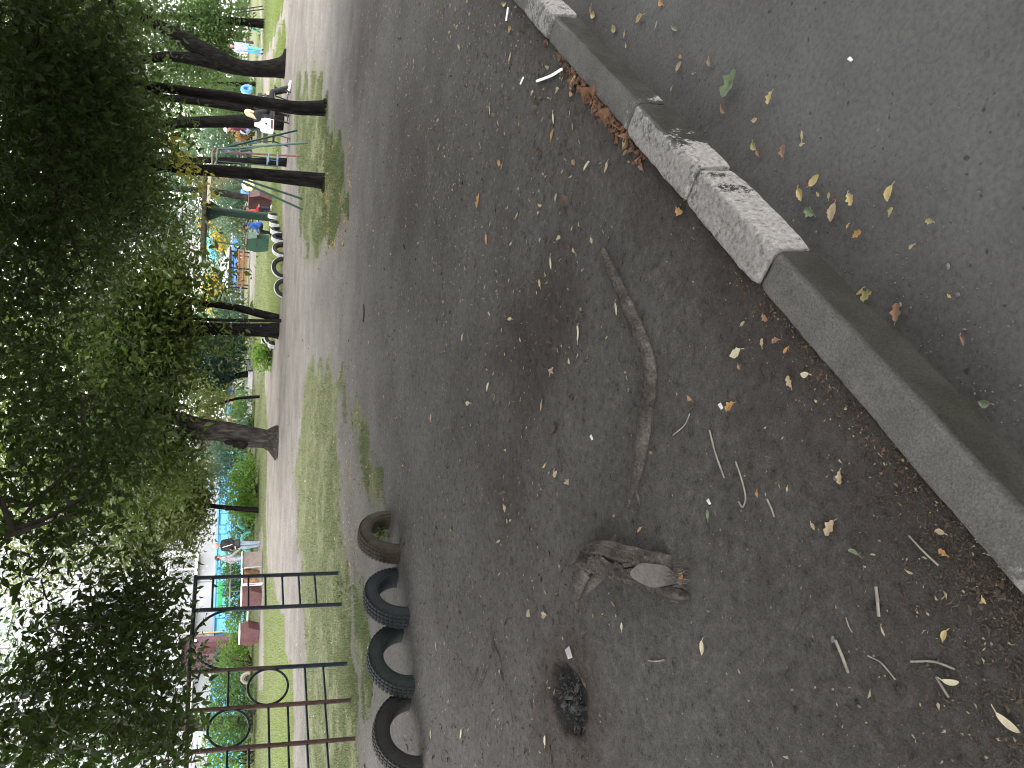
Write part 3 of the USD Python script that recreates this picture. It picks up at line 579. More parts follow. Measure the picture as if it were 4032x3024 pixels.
T4 = tree('multi_stem_tree', 'tree of four stems standing close together in the middle of the yard', [
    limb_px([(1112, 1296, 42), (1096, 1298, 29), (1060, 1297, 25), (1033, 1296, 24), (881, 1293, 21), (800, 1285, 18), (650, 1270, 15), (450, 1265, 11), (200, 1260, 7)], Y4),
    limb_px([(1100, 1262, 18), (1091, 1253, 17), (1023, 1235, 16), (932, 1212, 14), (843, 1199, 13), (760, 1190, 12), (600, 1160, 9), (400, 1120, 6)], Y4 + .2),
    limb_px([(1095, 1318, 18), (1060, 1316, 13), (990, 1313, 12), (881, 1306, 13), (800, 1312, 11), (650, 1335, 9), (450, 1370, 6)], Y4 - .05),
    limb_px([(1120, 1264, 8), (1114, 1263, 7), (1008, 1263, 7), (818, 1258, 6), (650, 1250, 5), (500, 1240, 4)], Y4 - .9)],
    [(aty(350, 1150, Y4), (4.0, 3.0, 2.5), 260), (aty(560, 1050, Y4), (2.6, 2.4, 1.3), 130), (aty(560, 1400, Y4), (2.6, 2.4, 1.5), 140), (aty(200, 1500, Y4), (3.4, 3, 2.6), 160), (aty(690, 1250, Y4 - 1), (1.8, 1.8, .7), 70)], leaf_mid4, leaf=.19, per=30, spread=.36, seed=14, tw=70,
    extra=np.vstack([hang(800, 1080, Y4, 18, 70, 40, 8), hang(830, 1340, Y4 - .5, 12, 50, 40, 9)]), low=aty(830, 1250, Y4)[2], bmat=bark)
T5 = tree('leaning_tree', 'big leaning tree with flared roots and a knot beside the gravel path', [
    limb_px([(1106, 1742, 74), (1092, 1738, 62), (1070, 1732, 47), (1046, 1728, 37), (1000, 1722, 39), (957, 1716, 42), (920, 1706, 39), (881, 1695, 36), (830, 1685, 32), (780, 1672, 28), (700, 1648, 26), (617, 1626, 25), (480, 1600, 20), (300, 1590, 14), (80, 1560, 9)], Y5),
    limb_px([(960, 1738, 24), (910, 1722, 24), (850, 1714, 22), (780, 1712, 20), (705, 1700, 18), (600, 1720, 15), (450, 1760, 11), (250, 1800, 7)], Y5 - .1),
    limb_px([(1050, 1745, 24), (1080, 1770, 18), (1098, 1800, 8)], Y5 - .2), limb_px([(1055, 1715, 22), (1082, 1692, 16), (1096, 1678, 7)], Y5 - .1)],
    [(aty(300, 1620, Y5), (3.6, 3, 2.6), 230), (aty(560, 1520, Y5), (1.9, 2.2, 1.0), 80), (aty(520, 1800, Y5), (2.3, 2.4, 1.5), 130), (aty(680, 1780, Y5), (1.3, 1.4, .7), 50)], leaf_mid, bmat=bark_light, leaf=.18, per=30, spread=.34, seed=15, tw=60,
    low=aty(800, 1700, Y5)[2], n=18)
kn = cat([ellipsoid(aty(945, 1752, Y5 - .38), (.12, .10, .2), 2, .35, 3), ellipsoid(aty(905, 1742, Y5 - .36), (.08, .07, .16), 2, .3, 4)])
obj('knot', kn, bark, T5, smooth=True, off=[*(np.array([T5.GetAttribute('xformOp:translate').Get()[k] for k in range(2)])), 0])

# two trees just outside the picture whose low boughs hang over the yard
def bough(name, label, pts, r0, side, crowns, lmat, seed, leaf=.085, per=26, spread=.17, extra=None, lim2=()):
    pass
gL = np.random.default_rng(101)
TL = np.array([-4.6, 4.3, 0])
limbsL = [np.array([[*TL, .30], [-4.55, 4.35, 1.5, .24], [-4.4, 4.5, 3.0, .21], [-4.2, 4.6, 5.0, .16], [-4.0, 4.7, 7.5, .09]]),
          np.column_stack([np.array([[-4.5, 4.5, 2.6], aty(-60, 2140, 7.0), aty(120, 1985, 7.3), aty(240, 1890, 7.6), aty(330, 1810, 7.8), aty(325, 1690, 8.0), aty(320, 1560, 8.3)]), [.05, .024, .021, .018, .015, .012, .007]]),
          np.column_stack([np.array([[-4.5, 4.5, 2.5], aty(-30, 2110, 6.2), aty(60, 2085, 6.4), aty(180, 2040, 6.7), aty(300, 1975, 7.0), aty(350, 1945, 7.2), aty(385, 1880, 7.4), aty(390, 1855, 7.5)]), [.045, .021, .020, .018, .015, .012, .009, .005]]),
          np.column_stack([np.array([aty(20, 2115, 6.3), aty(120, 2080, 6.3), aty(230, 2045, 6.4), aty(300, 2015, 6.5)]), [.017, .013, .009, .005]]),
          np.column_stack([np.array([aty(20, 2130, 6.9), aty(110, 2010, 7.0), aty(230, 1890, 7.2), aty(300, 1800, 7.3), aty(335, 1700, 7.5), aty(330, 1620, 7.8)]), [.018, .015, .012, .010, .007, .005]]),
          np.array([[-4.4, 4.5, 3.4, .12], [-3.2, 4.8, 4.6, .08], [-1.5, 4.6, 5.4, .05], [0.2, 4.2, 5.8, .025]]), np.array([[-4.4, 4.5, 3.0, .1], [-3.6, 3.2, 4.2, .07], [-2.4, 1.6, 4.8, .04], [-1.0, .2, 5.2, .02]])]
def cl(rows, seed):
    out = []
    for k, (x, y, Y, n, sx, sy, d) in enumerate(rows): out.append(hang(x, y, Y, n, sx, sy, seed + k, d))
    return np.vstack(out)
exL = cl([(60, 2870, 6.4, 36, 75, 120, .5), (250, 2820, 6.6, 40, 80, 150, .5), (430, 2760, 6.8, 40, 80, 150, .5), (540, 2640, 7.2, 38, 75, 140, .4), (640, 2540, 7.0, 10, 28, 60, .2), (600, 2900, 6.6, 28, 55, 90, .3), (500, 2480, 7.4, 30, 70, 100, .4),
          (380, 2560, 7.4, 34, 80, 120, .5), (180, 2560, 7.3, 24, 80, 120, .5), (540, 2340, 7.9, 26, 75, 70, .4), (650, 2330, 7.9, 12, 35, 50, .3), (690, 2700, 6.9, 5, 18, 40, .15), (690, 2960, 6.4, 9, 22, 50, .15),
          (330, 2150, 7.4, 10, 70, 60, .5), (420, 1960, 7.6, 10, 70, 70, .5), (300, 1850, 7.8, 30, 80, 80, .5), (420, 1760, 7.9, 30, 90, 80, .5), (150, 1850, 7.6, 30, 70, 110, .5), (180, 1650, 8.2, 34, 80, 110, .5), (120, 2080, 7.2, 18, 60, 70, .5), (520, 1620, 8.3, 20, 70, 80, .5)], 300)
shadeL = np.vstack([blob_points((-2.6, 4.6, 5.6), (3.8, 4.0, 2.0), 330, 21, 3.9), blob_points((-1.0, 1.0, 5.4), (4.2, 3.8, 1.6), 420, 22, 4.0), blob_points((-3.2, -2.2, 4.6), (4.2, 3.6, 2.2), 330, 27, 2.4), blob_points((-2.0, 11.0, 6.0), (5.0, 4.0, 1.6), 300, 29, 4.7)])  # unseen crown clumps added overhead and behind the camera to shade the foreground
tL = thing('overhanging_tree', 'tree beside the tyres whose leafy boughs hang down over the climbing frame', 'tree', TL)
obj('trunk', cat([limb_mesh(l, 12 if k == 0 else 8, seed=60 + k) for k, l in enumerate(limbsL)]), branch_bark, tL, smooth=True, off=TL)
obj('crown', join_vf([leaf_cloud(exL, .15, 21, .085, 61, droop=.5, width=.42), leaf_cloud(shadeL, .34, 26, .20, 62, tris=2, width=.55)]), leaf_near, tL, off=TL)
_n = np.vstack([smooth_path(l, 4)[8:, :3] for l in limbsL]); _t = exL[gL.permutation(len(exL))[:110]]
obj('branch', cat(grow(_n, _t, .007, .003, 9)), branch_bark, tL, off=TL, kind='stuff')

TR = np.array([6.2, 7.2, 0])
limbsR = [np.array([[*TR, .32], [6.2, 7.3, 1.5, .26], [6.1, 7.4, 3.2, .22], [6.0, 7.5, 5.2, .16], [5.8, 7.6, 7.8, .09]]),
          np.array([[6.1, 7.4, 2.7, .10], [5.0, 8.6, 3.4, .07], [3.6, 9.6, 3.6, .045], [2.2, 10.2, 3.5, .022], [1.2, 10.6, 3.2, .01]]),
          np.array([[6.1, 7.4, 3.2, .11], [4.6, 6.4, 4.4, .07], [2.6, 5.4, 5.0, .04], [.8, 4.6, 5.2, .02]]), np.array([[6.1, 7.4, 3.4, .1], [5.6, 5.4, 4.6, .07], [4.4, 3.0, 5.2, .04], [3, 1.4, 5.4, .02]]),
          np.array([[5.6, 8.0, 3.0, .07], [4.8, 9.4, 3.1, .05], [4.2, 10.6, 2.9, .03], [3.8, 11.4, 2.6, .012]])]
exR = cl([(120, 80, 9.4, 44, 90, 120, .7), (120, 330, 9.8, 44, 90, 120, .7), (330, 120, 9.6, 34, 90, 110, .6), (330, 360, 10., 34, 80, 100, .6), (380, 250, 10.2, 16, 60, 90, .4), (450, 420, 10.2, 18, 55, 60, .4), (130, 620, 10.2, 40, 90, 120, .7), (330, 640, 10.4, 26, 80, 100, .6), (560, 560, 10.6, 12, 45, 60, .3),
          (130, 950, 10.6, 38, 80, 130, .7), (320, 1000, 10.8, 26, 80, 110, .6), (120, 1250, 10.4, 36, 80, 120, .7), (140, 1480, 9.8, 26, 80, 80, .6), (520, 740, 10.8, 12, 55, 60, .3)], 400)
shadeR = np.vstack([blob_points((4.6, 6.8, 5.6), (4.0, 4.2, 2.0), 330, 23, 3.9), blob_points((3.4, 1.6, 5.4), (4.0, 3.8, 1.6), 420, 24, 4.0), blob_points((.6, 6.4, 5.6), (3.8, 3.4, 1.5), 380, 25, 4.1), blob_points((2.0, 11.0, 5.6), (5.6, 3.8, 1.6), 380, 26, 4.4), blob_points((3.6, -3.0, 4.6), (4.6, 3.8, 2.2), 360, 28, 2.4)])  # more unseen foliage added above and behind the view to darken near ground
tR = thing('overhanging_tree', 'tree whose darkest boughs hang over the bare soil before the forked tree', 'tree', TR)
obj('trunk', cat([limb_mesh(l, 12 if k == 0 else 8, seed=70 + k) for k, l in enumerate(limbsR)]), branch_bark, tR, smooth=True, off=TR)
obj('crown', join_vf([leaf_cloud(exR, .19, 27, .105, 63, droop=.45), leaf_cloud(shadeR, .34, 26, .20, 64, tris=2, width=.55)]), leaf_near, tR, off=TR)
_n = np.vstack([smooth_path(l, 4)[8:, :3] for l in limbsR]); _t = exR[gL.permutation(len(exR))[:110]]
obj('branch', cat(grow(_n, _t, .010, .004, 10)), branch_bark, tR, off=TR, kind='stuff')

# farther trees and bushes
def far_tree(label, base, trunk, crowns, lmat, seed, leaf=.2, per=26, spread=.5, name='background_tree', bm=bark, low=None, tris=2, tw=16, cat_='tree', group=None, droop=.3, width=.5):
    return tree(name, label, trunk, crowns, lmat, bmat=bm, leaf=leaf, per=per, spread=spread, seed=seed, tw=tw, tris=tris, low=low, n=9, droop=droop, width=width, cat_=cat_, group=group)
def bush(label, x, y, Y, r, n, lmat, seed, leaf=.14, per=26, spread=.28, name='bush', cat_='bush', z0=None):
    c = aty(x, y, Y); base = np.array([c[0], c[1], 0.])
    c[2] = max(c[2], r[2] * .55)
    b = thing(name, label, cat_, base)
    C = blob_points(c, r, n, seed, .12)
    obj('foliage', leaf_cloud(C, spread, per, leaf, seed, tris=2, width=.5), lmat, b, off=base)
    g = np.random.default_rng(seed); tips = C[g.permutation(len(C))[:12]]
    obj('stem', cat(twigs([base + [g.normal() * .15, g.normal() * .15, 0] for _ in tips], tips, .03, .006, sag=.05, seed=seed, n=4)), branch_bark, b, off=base, kind='stuff')
    return b
def tr(x, yb, Y, xs):
    """A plain trunk from the ground up through measured rows."""
    b = aty(x, yb, Y); b[2] = -.05
    rows = [np.append(b, xs[0][2] * 1.25 * Y / FPX)] + [np.append(aty(px, py, Y), r * Y / FPX) for px, py, r in xs]
    return np.array(rows)
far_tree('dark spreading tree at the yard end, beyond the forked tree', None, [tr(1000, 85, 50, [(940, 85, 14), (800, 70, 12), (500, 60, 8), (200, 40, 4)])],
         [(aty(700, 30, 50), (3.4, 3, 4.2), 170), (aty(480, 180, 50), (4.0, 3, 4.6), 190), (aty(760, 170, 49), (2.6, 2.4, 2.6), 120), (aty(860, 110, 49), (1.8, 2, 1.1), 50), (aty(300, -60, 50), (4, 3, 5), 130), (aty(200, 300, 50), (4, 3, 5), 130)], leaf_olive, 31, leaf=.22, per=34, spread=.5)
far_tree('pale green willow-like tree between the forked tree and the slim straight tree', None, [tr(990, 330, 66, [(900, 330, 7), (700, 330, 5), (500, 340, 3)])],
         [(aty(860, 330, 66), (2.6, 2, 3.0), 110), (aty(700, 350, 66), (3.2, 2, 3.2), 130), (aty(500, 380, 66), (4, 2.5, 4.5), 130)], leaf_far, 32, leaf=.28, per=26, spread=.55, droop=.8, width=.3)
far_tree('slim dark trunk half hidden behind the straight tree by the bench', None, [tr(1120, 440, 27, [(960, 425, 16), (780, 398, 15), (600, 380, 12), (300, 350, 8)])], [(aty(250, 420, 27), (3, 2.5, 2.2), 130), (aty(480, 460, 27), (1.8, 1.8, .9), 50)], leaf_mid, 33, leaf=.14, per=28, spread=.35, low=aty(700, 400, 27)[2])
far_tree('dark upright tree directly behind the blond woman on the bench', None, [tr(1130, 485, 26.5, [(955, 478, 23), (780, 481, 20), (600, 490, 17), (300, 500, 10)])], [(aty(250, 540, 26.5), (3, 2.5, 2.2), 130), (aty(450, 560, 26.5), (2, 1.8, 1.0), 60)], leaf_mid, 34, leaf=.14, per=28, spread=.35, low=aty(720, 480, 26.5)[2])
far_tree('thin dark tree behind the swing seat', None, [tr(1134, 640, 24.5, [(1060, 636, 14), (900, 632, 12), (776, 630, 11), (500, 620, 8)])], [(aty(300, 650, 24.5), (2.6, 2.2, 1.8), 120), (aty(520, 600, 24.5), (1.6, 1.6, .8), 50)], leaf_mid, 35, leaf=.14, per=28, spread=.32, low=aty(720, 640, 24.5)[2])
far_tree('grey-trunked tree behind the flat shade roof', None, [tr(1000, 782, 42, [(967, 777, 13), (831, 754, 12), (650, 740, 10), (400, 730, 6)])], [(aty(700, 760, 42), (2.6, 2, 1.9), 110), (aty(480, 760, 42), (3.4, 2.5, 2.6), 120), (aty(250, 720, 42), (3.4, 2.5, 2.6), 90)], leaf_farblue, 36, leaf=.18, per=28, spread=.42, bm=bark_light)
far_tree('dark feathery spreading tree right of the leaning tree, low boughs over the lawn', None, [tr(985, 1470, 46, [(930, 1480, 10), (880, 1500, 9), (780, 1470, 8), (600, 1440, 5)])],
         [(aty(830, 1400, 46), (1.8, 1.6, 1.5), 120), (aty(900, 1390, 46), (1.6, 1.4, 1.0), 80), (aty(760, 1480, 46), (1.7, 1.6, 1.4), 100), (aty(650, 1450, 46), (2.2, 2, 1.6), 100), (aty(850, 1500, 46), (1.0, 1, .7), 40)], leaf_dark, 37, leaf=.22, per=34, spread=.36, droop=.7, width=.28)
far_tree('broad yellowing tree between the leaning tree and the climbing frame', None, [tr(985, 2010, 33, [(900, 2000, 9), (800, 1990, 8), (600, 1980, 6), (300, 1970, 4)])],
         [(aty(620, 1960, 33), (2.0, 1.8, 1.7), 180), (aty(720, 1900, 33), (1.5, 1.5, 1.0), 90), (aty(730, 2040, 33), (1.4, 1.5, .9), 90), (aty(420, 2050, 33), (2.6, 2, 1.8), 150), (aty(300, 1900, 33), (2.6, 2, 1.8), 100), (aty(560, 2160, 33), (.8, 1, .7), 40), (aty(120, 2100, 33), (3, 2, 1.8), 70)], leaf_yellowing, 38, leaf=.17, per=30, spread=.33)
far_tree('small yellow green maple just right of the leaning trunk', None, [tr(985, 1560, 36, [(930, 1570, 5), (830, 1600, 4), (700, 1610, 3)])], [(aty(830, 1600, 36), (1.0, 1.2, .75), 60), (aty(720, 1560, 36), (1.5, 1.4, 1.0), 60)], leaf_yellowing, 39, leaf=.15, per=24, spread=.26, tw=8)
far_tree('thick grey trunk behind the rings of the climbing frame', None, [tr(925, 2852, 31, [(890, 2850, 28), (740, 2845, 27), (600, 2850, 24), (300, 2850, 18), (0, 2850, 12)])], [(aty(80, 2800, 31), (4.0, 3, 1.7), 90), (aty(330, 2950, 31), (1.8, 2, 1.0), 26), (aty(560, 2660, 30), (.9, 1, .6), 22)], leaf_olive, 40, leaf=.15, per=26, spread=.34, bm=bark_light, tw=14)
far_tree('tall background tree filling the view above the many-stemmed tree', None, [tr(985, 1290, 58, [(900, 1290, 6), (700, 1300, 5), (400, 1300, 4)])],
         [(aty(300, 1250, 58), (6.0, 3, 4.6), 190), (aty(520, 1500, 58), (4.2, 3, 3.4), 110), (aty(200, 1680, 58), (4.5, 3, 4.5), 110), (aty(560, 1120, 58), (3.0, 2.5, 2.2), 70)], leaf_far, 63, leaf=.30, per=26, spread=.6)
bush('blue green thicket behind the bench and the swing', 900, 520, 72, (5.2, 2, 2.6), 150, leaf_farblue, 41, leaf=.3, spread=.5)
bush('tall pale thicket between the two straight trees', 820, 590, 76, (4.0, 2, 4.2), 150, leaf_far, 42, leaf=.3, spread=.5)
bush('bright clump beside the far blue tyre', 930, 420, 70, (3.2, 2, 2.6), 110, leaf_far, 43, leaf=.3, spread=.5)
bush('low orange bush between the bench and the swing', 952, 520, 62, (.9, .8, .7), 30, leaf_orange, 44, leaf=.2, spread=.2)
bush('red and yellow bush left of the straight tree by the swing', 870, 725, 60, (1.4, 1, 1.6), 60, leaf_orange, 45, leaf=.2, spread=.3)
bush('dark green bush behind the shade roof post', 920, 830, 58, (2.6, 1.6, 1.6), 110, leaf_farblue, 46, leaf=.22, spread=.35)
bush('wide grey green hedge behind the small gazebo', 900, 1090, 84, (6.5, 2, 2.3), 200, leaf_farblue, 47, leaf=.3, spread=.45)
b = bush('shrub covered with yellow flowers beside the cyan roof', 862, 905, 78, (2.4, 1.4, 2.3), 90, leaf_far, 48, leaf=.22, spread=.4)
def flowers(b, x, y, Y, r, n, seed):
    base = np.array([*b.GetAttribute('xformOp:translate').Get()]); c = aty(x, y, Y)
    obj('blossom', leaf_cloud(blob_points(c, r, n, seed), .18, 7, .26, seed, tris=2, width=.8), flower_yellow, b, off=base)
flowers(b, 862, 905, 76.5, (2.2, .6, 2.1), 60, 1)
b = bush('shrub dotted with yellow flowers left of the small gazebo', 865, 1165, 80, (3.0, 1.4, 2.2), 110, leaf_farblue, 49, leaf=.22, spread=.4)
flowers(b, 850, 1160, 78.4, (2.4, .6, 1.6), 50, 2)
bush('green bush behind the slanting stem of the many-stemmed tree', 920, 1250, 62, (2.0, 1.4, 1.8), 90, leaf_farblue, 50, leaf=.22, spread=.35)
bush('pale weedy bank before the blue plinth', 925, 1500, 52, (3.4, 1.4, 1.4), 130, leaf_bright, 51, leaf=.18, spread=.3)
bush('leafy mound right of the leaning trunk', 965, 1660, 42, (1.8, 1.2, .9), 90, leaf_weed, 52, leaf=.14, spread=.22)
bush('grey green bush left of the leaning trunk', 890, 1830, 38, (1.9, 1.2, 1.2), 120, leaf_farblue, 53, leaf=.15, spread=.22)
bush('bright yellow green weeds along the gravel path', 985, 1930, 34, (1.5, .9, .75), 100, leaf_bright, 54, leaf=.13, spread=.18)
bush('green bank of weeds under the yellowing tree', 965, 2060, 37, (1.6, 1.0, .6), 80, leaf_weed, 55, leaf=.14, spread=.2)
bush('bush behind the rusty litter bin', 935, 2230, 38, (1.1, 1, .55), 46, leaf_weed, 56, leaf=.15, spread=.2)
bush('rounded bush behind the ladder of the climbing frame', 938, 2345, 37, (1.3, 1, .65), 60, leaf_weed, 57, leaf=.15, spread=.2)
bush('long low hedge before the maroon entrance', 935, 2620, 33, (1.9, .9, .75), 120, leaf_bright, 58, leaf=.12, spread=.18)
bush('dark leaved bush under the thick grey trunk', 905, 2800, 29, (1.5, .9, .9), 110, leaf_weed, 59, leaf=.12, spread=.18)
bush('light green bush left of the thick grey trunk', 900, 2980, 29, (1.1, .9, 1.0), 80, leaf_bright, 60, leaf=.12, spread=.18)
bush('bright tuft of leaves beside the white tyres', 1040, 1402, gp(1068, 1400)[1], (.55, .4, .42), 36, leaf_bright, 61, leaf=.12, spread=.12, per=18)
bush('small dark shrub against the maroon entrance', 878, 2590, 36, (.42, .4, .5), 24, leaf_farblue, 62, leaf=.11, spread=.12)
# the far edge of the wood
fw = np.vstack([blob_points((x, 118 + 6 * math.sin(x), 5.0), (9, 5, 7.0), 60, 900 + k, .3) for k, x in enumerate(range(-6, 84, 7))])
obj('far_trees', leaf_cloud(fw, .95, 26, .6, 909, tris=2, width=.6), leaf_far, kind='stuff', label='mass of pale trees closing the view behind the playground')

# ------------------------------------------------------------------ climbing frame of welded pipes
FA, FB = gp(1328, 2256)[:2], gp(1395, 2909)[:2]; FD = (FB - FA) / np.linalg.norm(FB - FA)
def onframe(x, y):
    """The place on the frame's upright plane seen at a spot of the picture."""
    r = ray(x, y); n = np.array([-FD[1], FD[0], 0]); k = ((np.array([*FA, 0]) - CAM) @ n) / (r @ n); return CAM + r * k
posts_px = [(770, 2276, 1340, 2256), (762, 2404, 1350, 2379), (745, 2647, 1380, 2612), (738, 2800, 1385, 2757), (735, 2962, 1400, 2908), (730, 3140, 1420, 3075)]
ftop = 1.82
cf = thing('climbing_frame', 'tall climbing frame of thin dark and rusty pipes with rings and an arch', 'climbing frame', (*FA, 0))
fo_ = np.array([*FA, 0])
PB = []
for k, (xt, yt, xb, yb) in enumerate(posts_px):
    b = onframe(xb, yb); t = onframe(xt, yt); s_ = ((b + t) / 2 - fo_)[:2] @ FD
    sb, st_ = (b - fo_)[:2] @ FD, (t - fo_)[:2] @ FD
    PB.append((sb, st_))
def fp(s, z): return np.array([*(FA + FD * s), z])
def ps(k, z): return PB[k][0] + (PB[k][1] - PB[k][0]) * z / ftop
top_z = [onframe(p[0], p[1])[2] for p in posts_px]
for k in range(6):
    zt = top_z[k]
    if k == 2:
        obj('post', rod(fp(ps(k, -.1), -.1), fp(ps(k, .85), .85), .026, 10), steel_teal, cf, smooth=40, off=fo_, label='dark lower length of a post')
        obj('post', rod(fp(ps(k, .85), .85), fp(ps(k, zt), zt), .026, 10), steel_rust, cf, smooth=40, off=fo_, label='rusty upper length of a post')
    else:
        obj('post', rod(fp(ps(k, -.1), -.1), fp(ps(k, zt), zt), .026, 10), steel_teal if k < 2 else steel_rust, cf, smooth=40, off=fo_)
for a, b, m_ in ((0, 2, steel_teal), (2, 5, steel_rust)):
    P_ = [fp(ps(k, top_z[k]) - (.03 if k == a == 0 else 0), top_z[k]) for k in range(a, b + 1)]
    obj('top_rail', tube(P_, .026, 10), m_, cf, smooth=40, off=fo_)
def rung(k0, k1, x, y, r=.014):
    z = onframe(x, y)[2]; obj('rung', rod(fp(ps(k0, z), z), fp(ps(k1, z), z), r, 8), steel_teal, cf, smooth=40, off=fo_)
for x in (837, 978, 1045, 1113, 1179, 1243): rung(0, 1, x, 2330)
for x, y in ((898, 2720), (1203, 2690), (1276, 2680)): rung(2, 3, x, y)
for x, y in ((1058, 2860), (1135, 2850), (1209, 2840), (1284, 2835)): rung(3, 4, x, y)
for x, y in ((893, 3010), (979, 3005), (1060, 3000), (1137, 3000), (1212, 2990), (1291, 2990)): rung(4, 5, x, y)
def ring(x, y, k0, k1):
    c = onframe(x, y); z = c[2]; s0, s1 = ps(k0, z), ps(k1, z); R_ = (s1 - s0) / 2 - .014
    t_ = np.linspace(0, 2 * math.pi, 33); obj('ring', tube([fp((s0 + s1) / 2 + R_ * math.cos(a), z + R_ * math.sin(a)) for a in t_], .0145, 8, cap=False), steel_teal, cf, smooth=True, off=fo_)
ring(1055, 2703, 2, 3); ring(900, 2868, 3, 4)
zc = onframe(938, 2500)[2]; s0, s1 = ps(1, zc), ps(2, zc); zt = top_z[1] - .01
obj('arch', tube([fp((s0 + s1) / 2 - (s1 - s0) / 2 * math.cos(a), zc + (zt - zc) * math.sin(a) ** .9) for a in np.linspace(0, math.pi, 25)], .016, 8), steel_teal, cf, smooth=True, off=fo_)
# a leafy twig caught on the arch
tw_ = np.array([onframe(790, 2560), onframe(800, 2590), onframe(835, 2606)])
sp = thing('caught_twig', 'small leafy twig caught on the arch of the climbing frame', 'twig', (0, 0, 0))
obj('foliage', leaf_cloud(np.vstack([tw_, tw_ + [0, -.1, .08]]), .07, 22, .06, 88, droop=.7), leaf_near, sp)
obj('stem', tube(smooth_path(tw_, 4), np.linspace(.006, .002, 9), 5), branch_bark, sp)

# ------------------------------------------------------------------ half-buried tyres
def tyre(name, label, c, R, r, rz, mats, group, tilt=0.0, white=None, full=False, squash=.95, tread=.006):
    t = thing(name, label, 'tyre', c, rz, group)
    a0, a1 = (-.45, math.pi + .45) if not full else (0, 2 * math.pi)
    Rm = R - r
    T = trimesh.transformations.rotation_matrix(tilt, [1, 0, 0])
    b = torus(Rm, r, a0, a1, 44 if not full else 48, 16, squash, 0.0); b.apply_transform(T); obj('casing', b, mats, t, smooth=True)
    # tread blocks standing proud round the crown
    bl = []
    n_ = 34
    for k in range(n_):
        a = a0 + (a1 - a0) * (k + .5) / n_
        for q in (-1, 1):
            for rowk in (0, 1):
                w = r * squash * .40; off_ = q * (w * .52 + rowk * w * .98)
                rr = R - .05 * r + tread * .3 - (abs(off_) / (r * squash)) ** 3 * r * .28
                m = box((0, 0, 0), (2 * tread, w * .86, (a1 - a0) * R / n_ * .72), bev=.004)
                ang = a + q * .018 * (1 + rowk) * .6
                m.apply_transform(trimesh.transformations.rotation_matrix(-ang, [0, 1, 0])); m.apply_translation((rr * math.cos(ang), off_, rr * math.sin(ang))); bl.append(m)
    tm = cat(bl); tm.apply_transform(T); obj('tread', tm, white or mats, t)
    # raised ribs on the sidewalls
    rb = []
    for q in (-1, 1):
        for f_, h_ in ((.25, .93), (-.35, .97)):
            th = np.linspace(a0, a1, 40); rb.append(tube([((Rm + r * f_ * 1.0) * math.cos(a), q * r * squash * (h_ if f_ > 0 else h_), (Rm + r * f_) * math.sin(a)) for a in th], .006, 5))
    rm = cat(rb); rm.apply_transform(T); obj('sidewall_rib', rm, mats, t, smooth=True)
    return t
rowdir = math.atan2(*(gp(1640, 2900) - gp(1555, 2190))[[1, 0]])
def near_tyre(label, xb, yc, R, sink, m_, rz, tilt=0.0):
    c = gp(xb, yc); return tyre('half_buried_tyre', label, (c[0], c[1], float(gz(c[0], c[1])) - sink), R, .069, rz, m_, 'tyres edging the climbing frame lawn', tilt, squash=1.3)
near_tyre('yellowish brown half-buried tyre at the end of the near row', 1548, 2112, .330, -.0, rub_yellow, rowdir + .42)
near_tyre('blue black half-buried tyre second in the near row', 1580, 2350, .330, .0, rub_blue, rowdir + .42)
near_tyre('dark green half-buried tyre third in the near row', 1600, 2592, .335, .0, rub_green, rowdir + .25)
near_tyre('plain black half-buried tyre nearest of all', 1628, 2885, .345, .01, rub_black, rowdir + .18)
def far_tyre(label, x, y, R, rz, m_, white=paint_white, sink=.0, grp='white-topped tyres edging the far lawn', tilt=0):
    c = gp(x, y); return tyre('half_buried_tyre', label, (c[0], c[1], float(gz(c[0], c[1])) - sink), R, .068, rz, m_, grp, tilt, white, squash=1.25)
far_tyre('black white-topped tyre at the open end of the far row, next to the many-stemmed tree', 1112, 1134, .29, .10, rub_black, sink=.04)
far_tyre('second black white-topped tyre of the far row', 1112, 1054, .34, .18, rub_black)
far_tyre('brown white-topped tyre of the far row with grass in its opening', 1113, 984, .33, .75, rub_yellow)
far_tyre('grey white-topped tyre of the far row seen nearly edge on before the green planter', 1110, 940, .33, 1.05, rub_blue)
far_tyre('teal white-topped tyre of the far row below the child in blue', 1104, 912, .33, 1.15, rub_green)
far_tyre('brown grey white-topped tyre of the far row before the seated pair', 1097, 884, .32, 1.2, rub_yellow)
far_tyre('white tyre at the foot of the green shade roof post', 1090, 853, .31, 1.25, rub_black)
far_tyre('pale tyre half hidden behind the stems beside the bright tuft', 1073, 1330, .30, .5, rub_blue, grp='white-topped tyres round the bright tuft')
far_tyre('white-topped tyre in front of the bright tuft', 1080, 1358, .22, 1.2, rub_black, grp='white-topped tyres round the bright tuft')
far_tyre('white-topped tyre just behind the bright tuft', 1055, 1345, .26, .9, rub_blue, grp='white-topped tyres round the bright tuft')
def standing(label, x, y, Y, R, rz, m_, tilt, wm=None):
    c = aty(x, y, Y); g_ = max(c[2], .0); return tyre('painted_tyre', label, (c[0], c[1], max(c[2], R * .6)), R, R * .33, rz, m_, 'painted tyres standing on the far lawn', tilt, wm, full=True)
standing('cyan and blue tyre standing on the lawn between the two big trunks', 972, 352, 57, .42, .55, rub_blue_bright, -.25, rub_cyan)
standing('cyan tyre behind the head of the blond woman', 965, 512, 57, .34, .5, rub_blue_bright, -.2, rub_cyan)
standing('bright blue tyre beside the yellow one', 972, 757, 55, .40, .7, rub_blue_bright, .0)
standing('yellow painted tyre leaning against the bright blue one', 978, 729, 54.2, .42, .25, rub_yellowp, -.15)

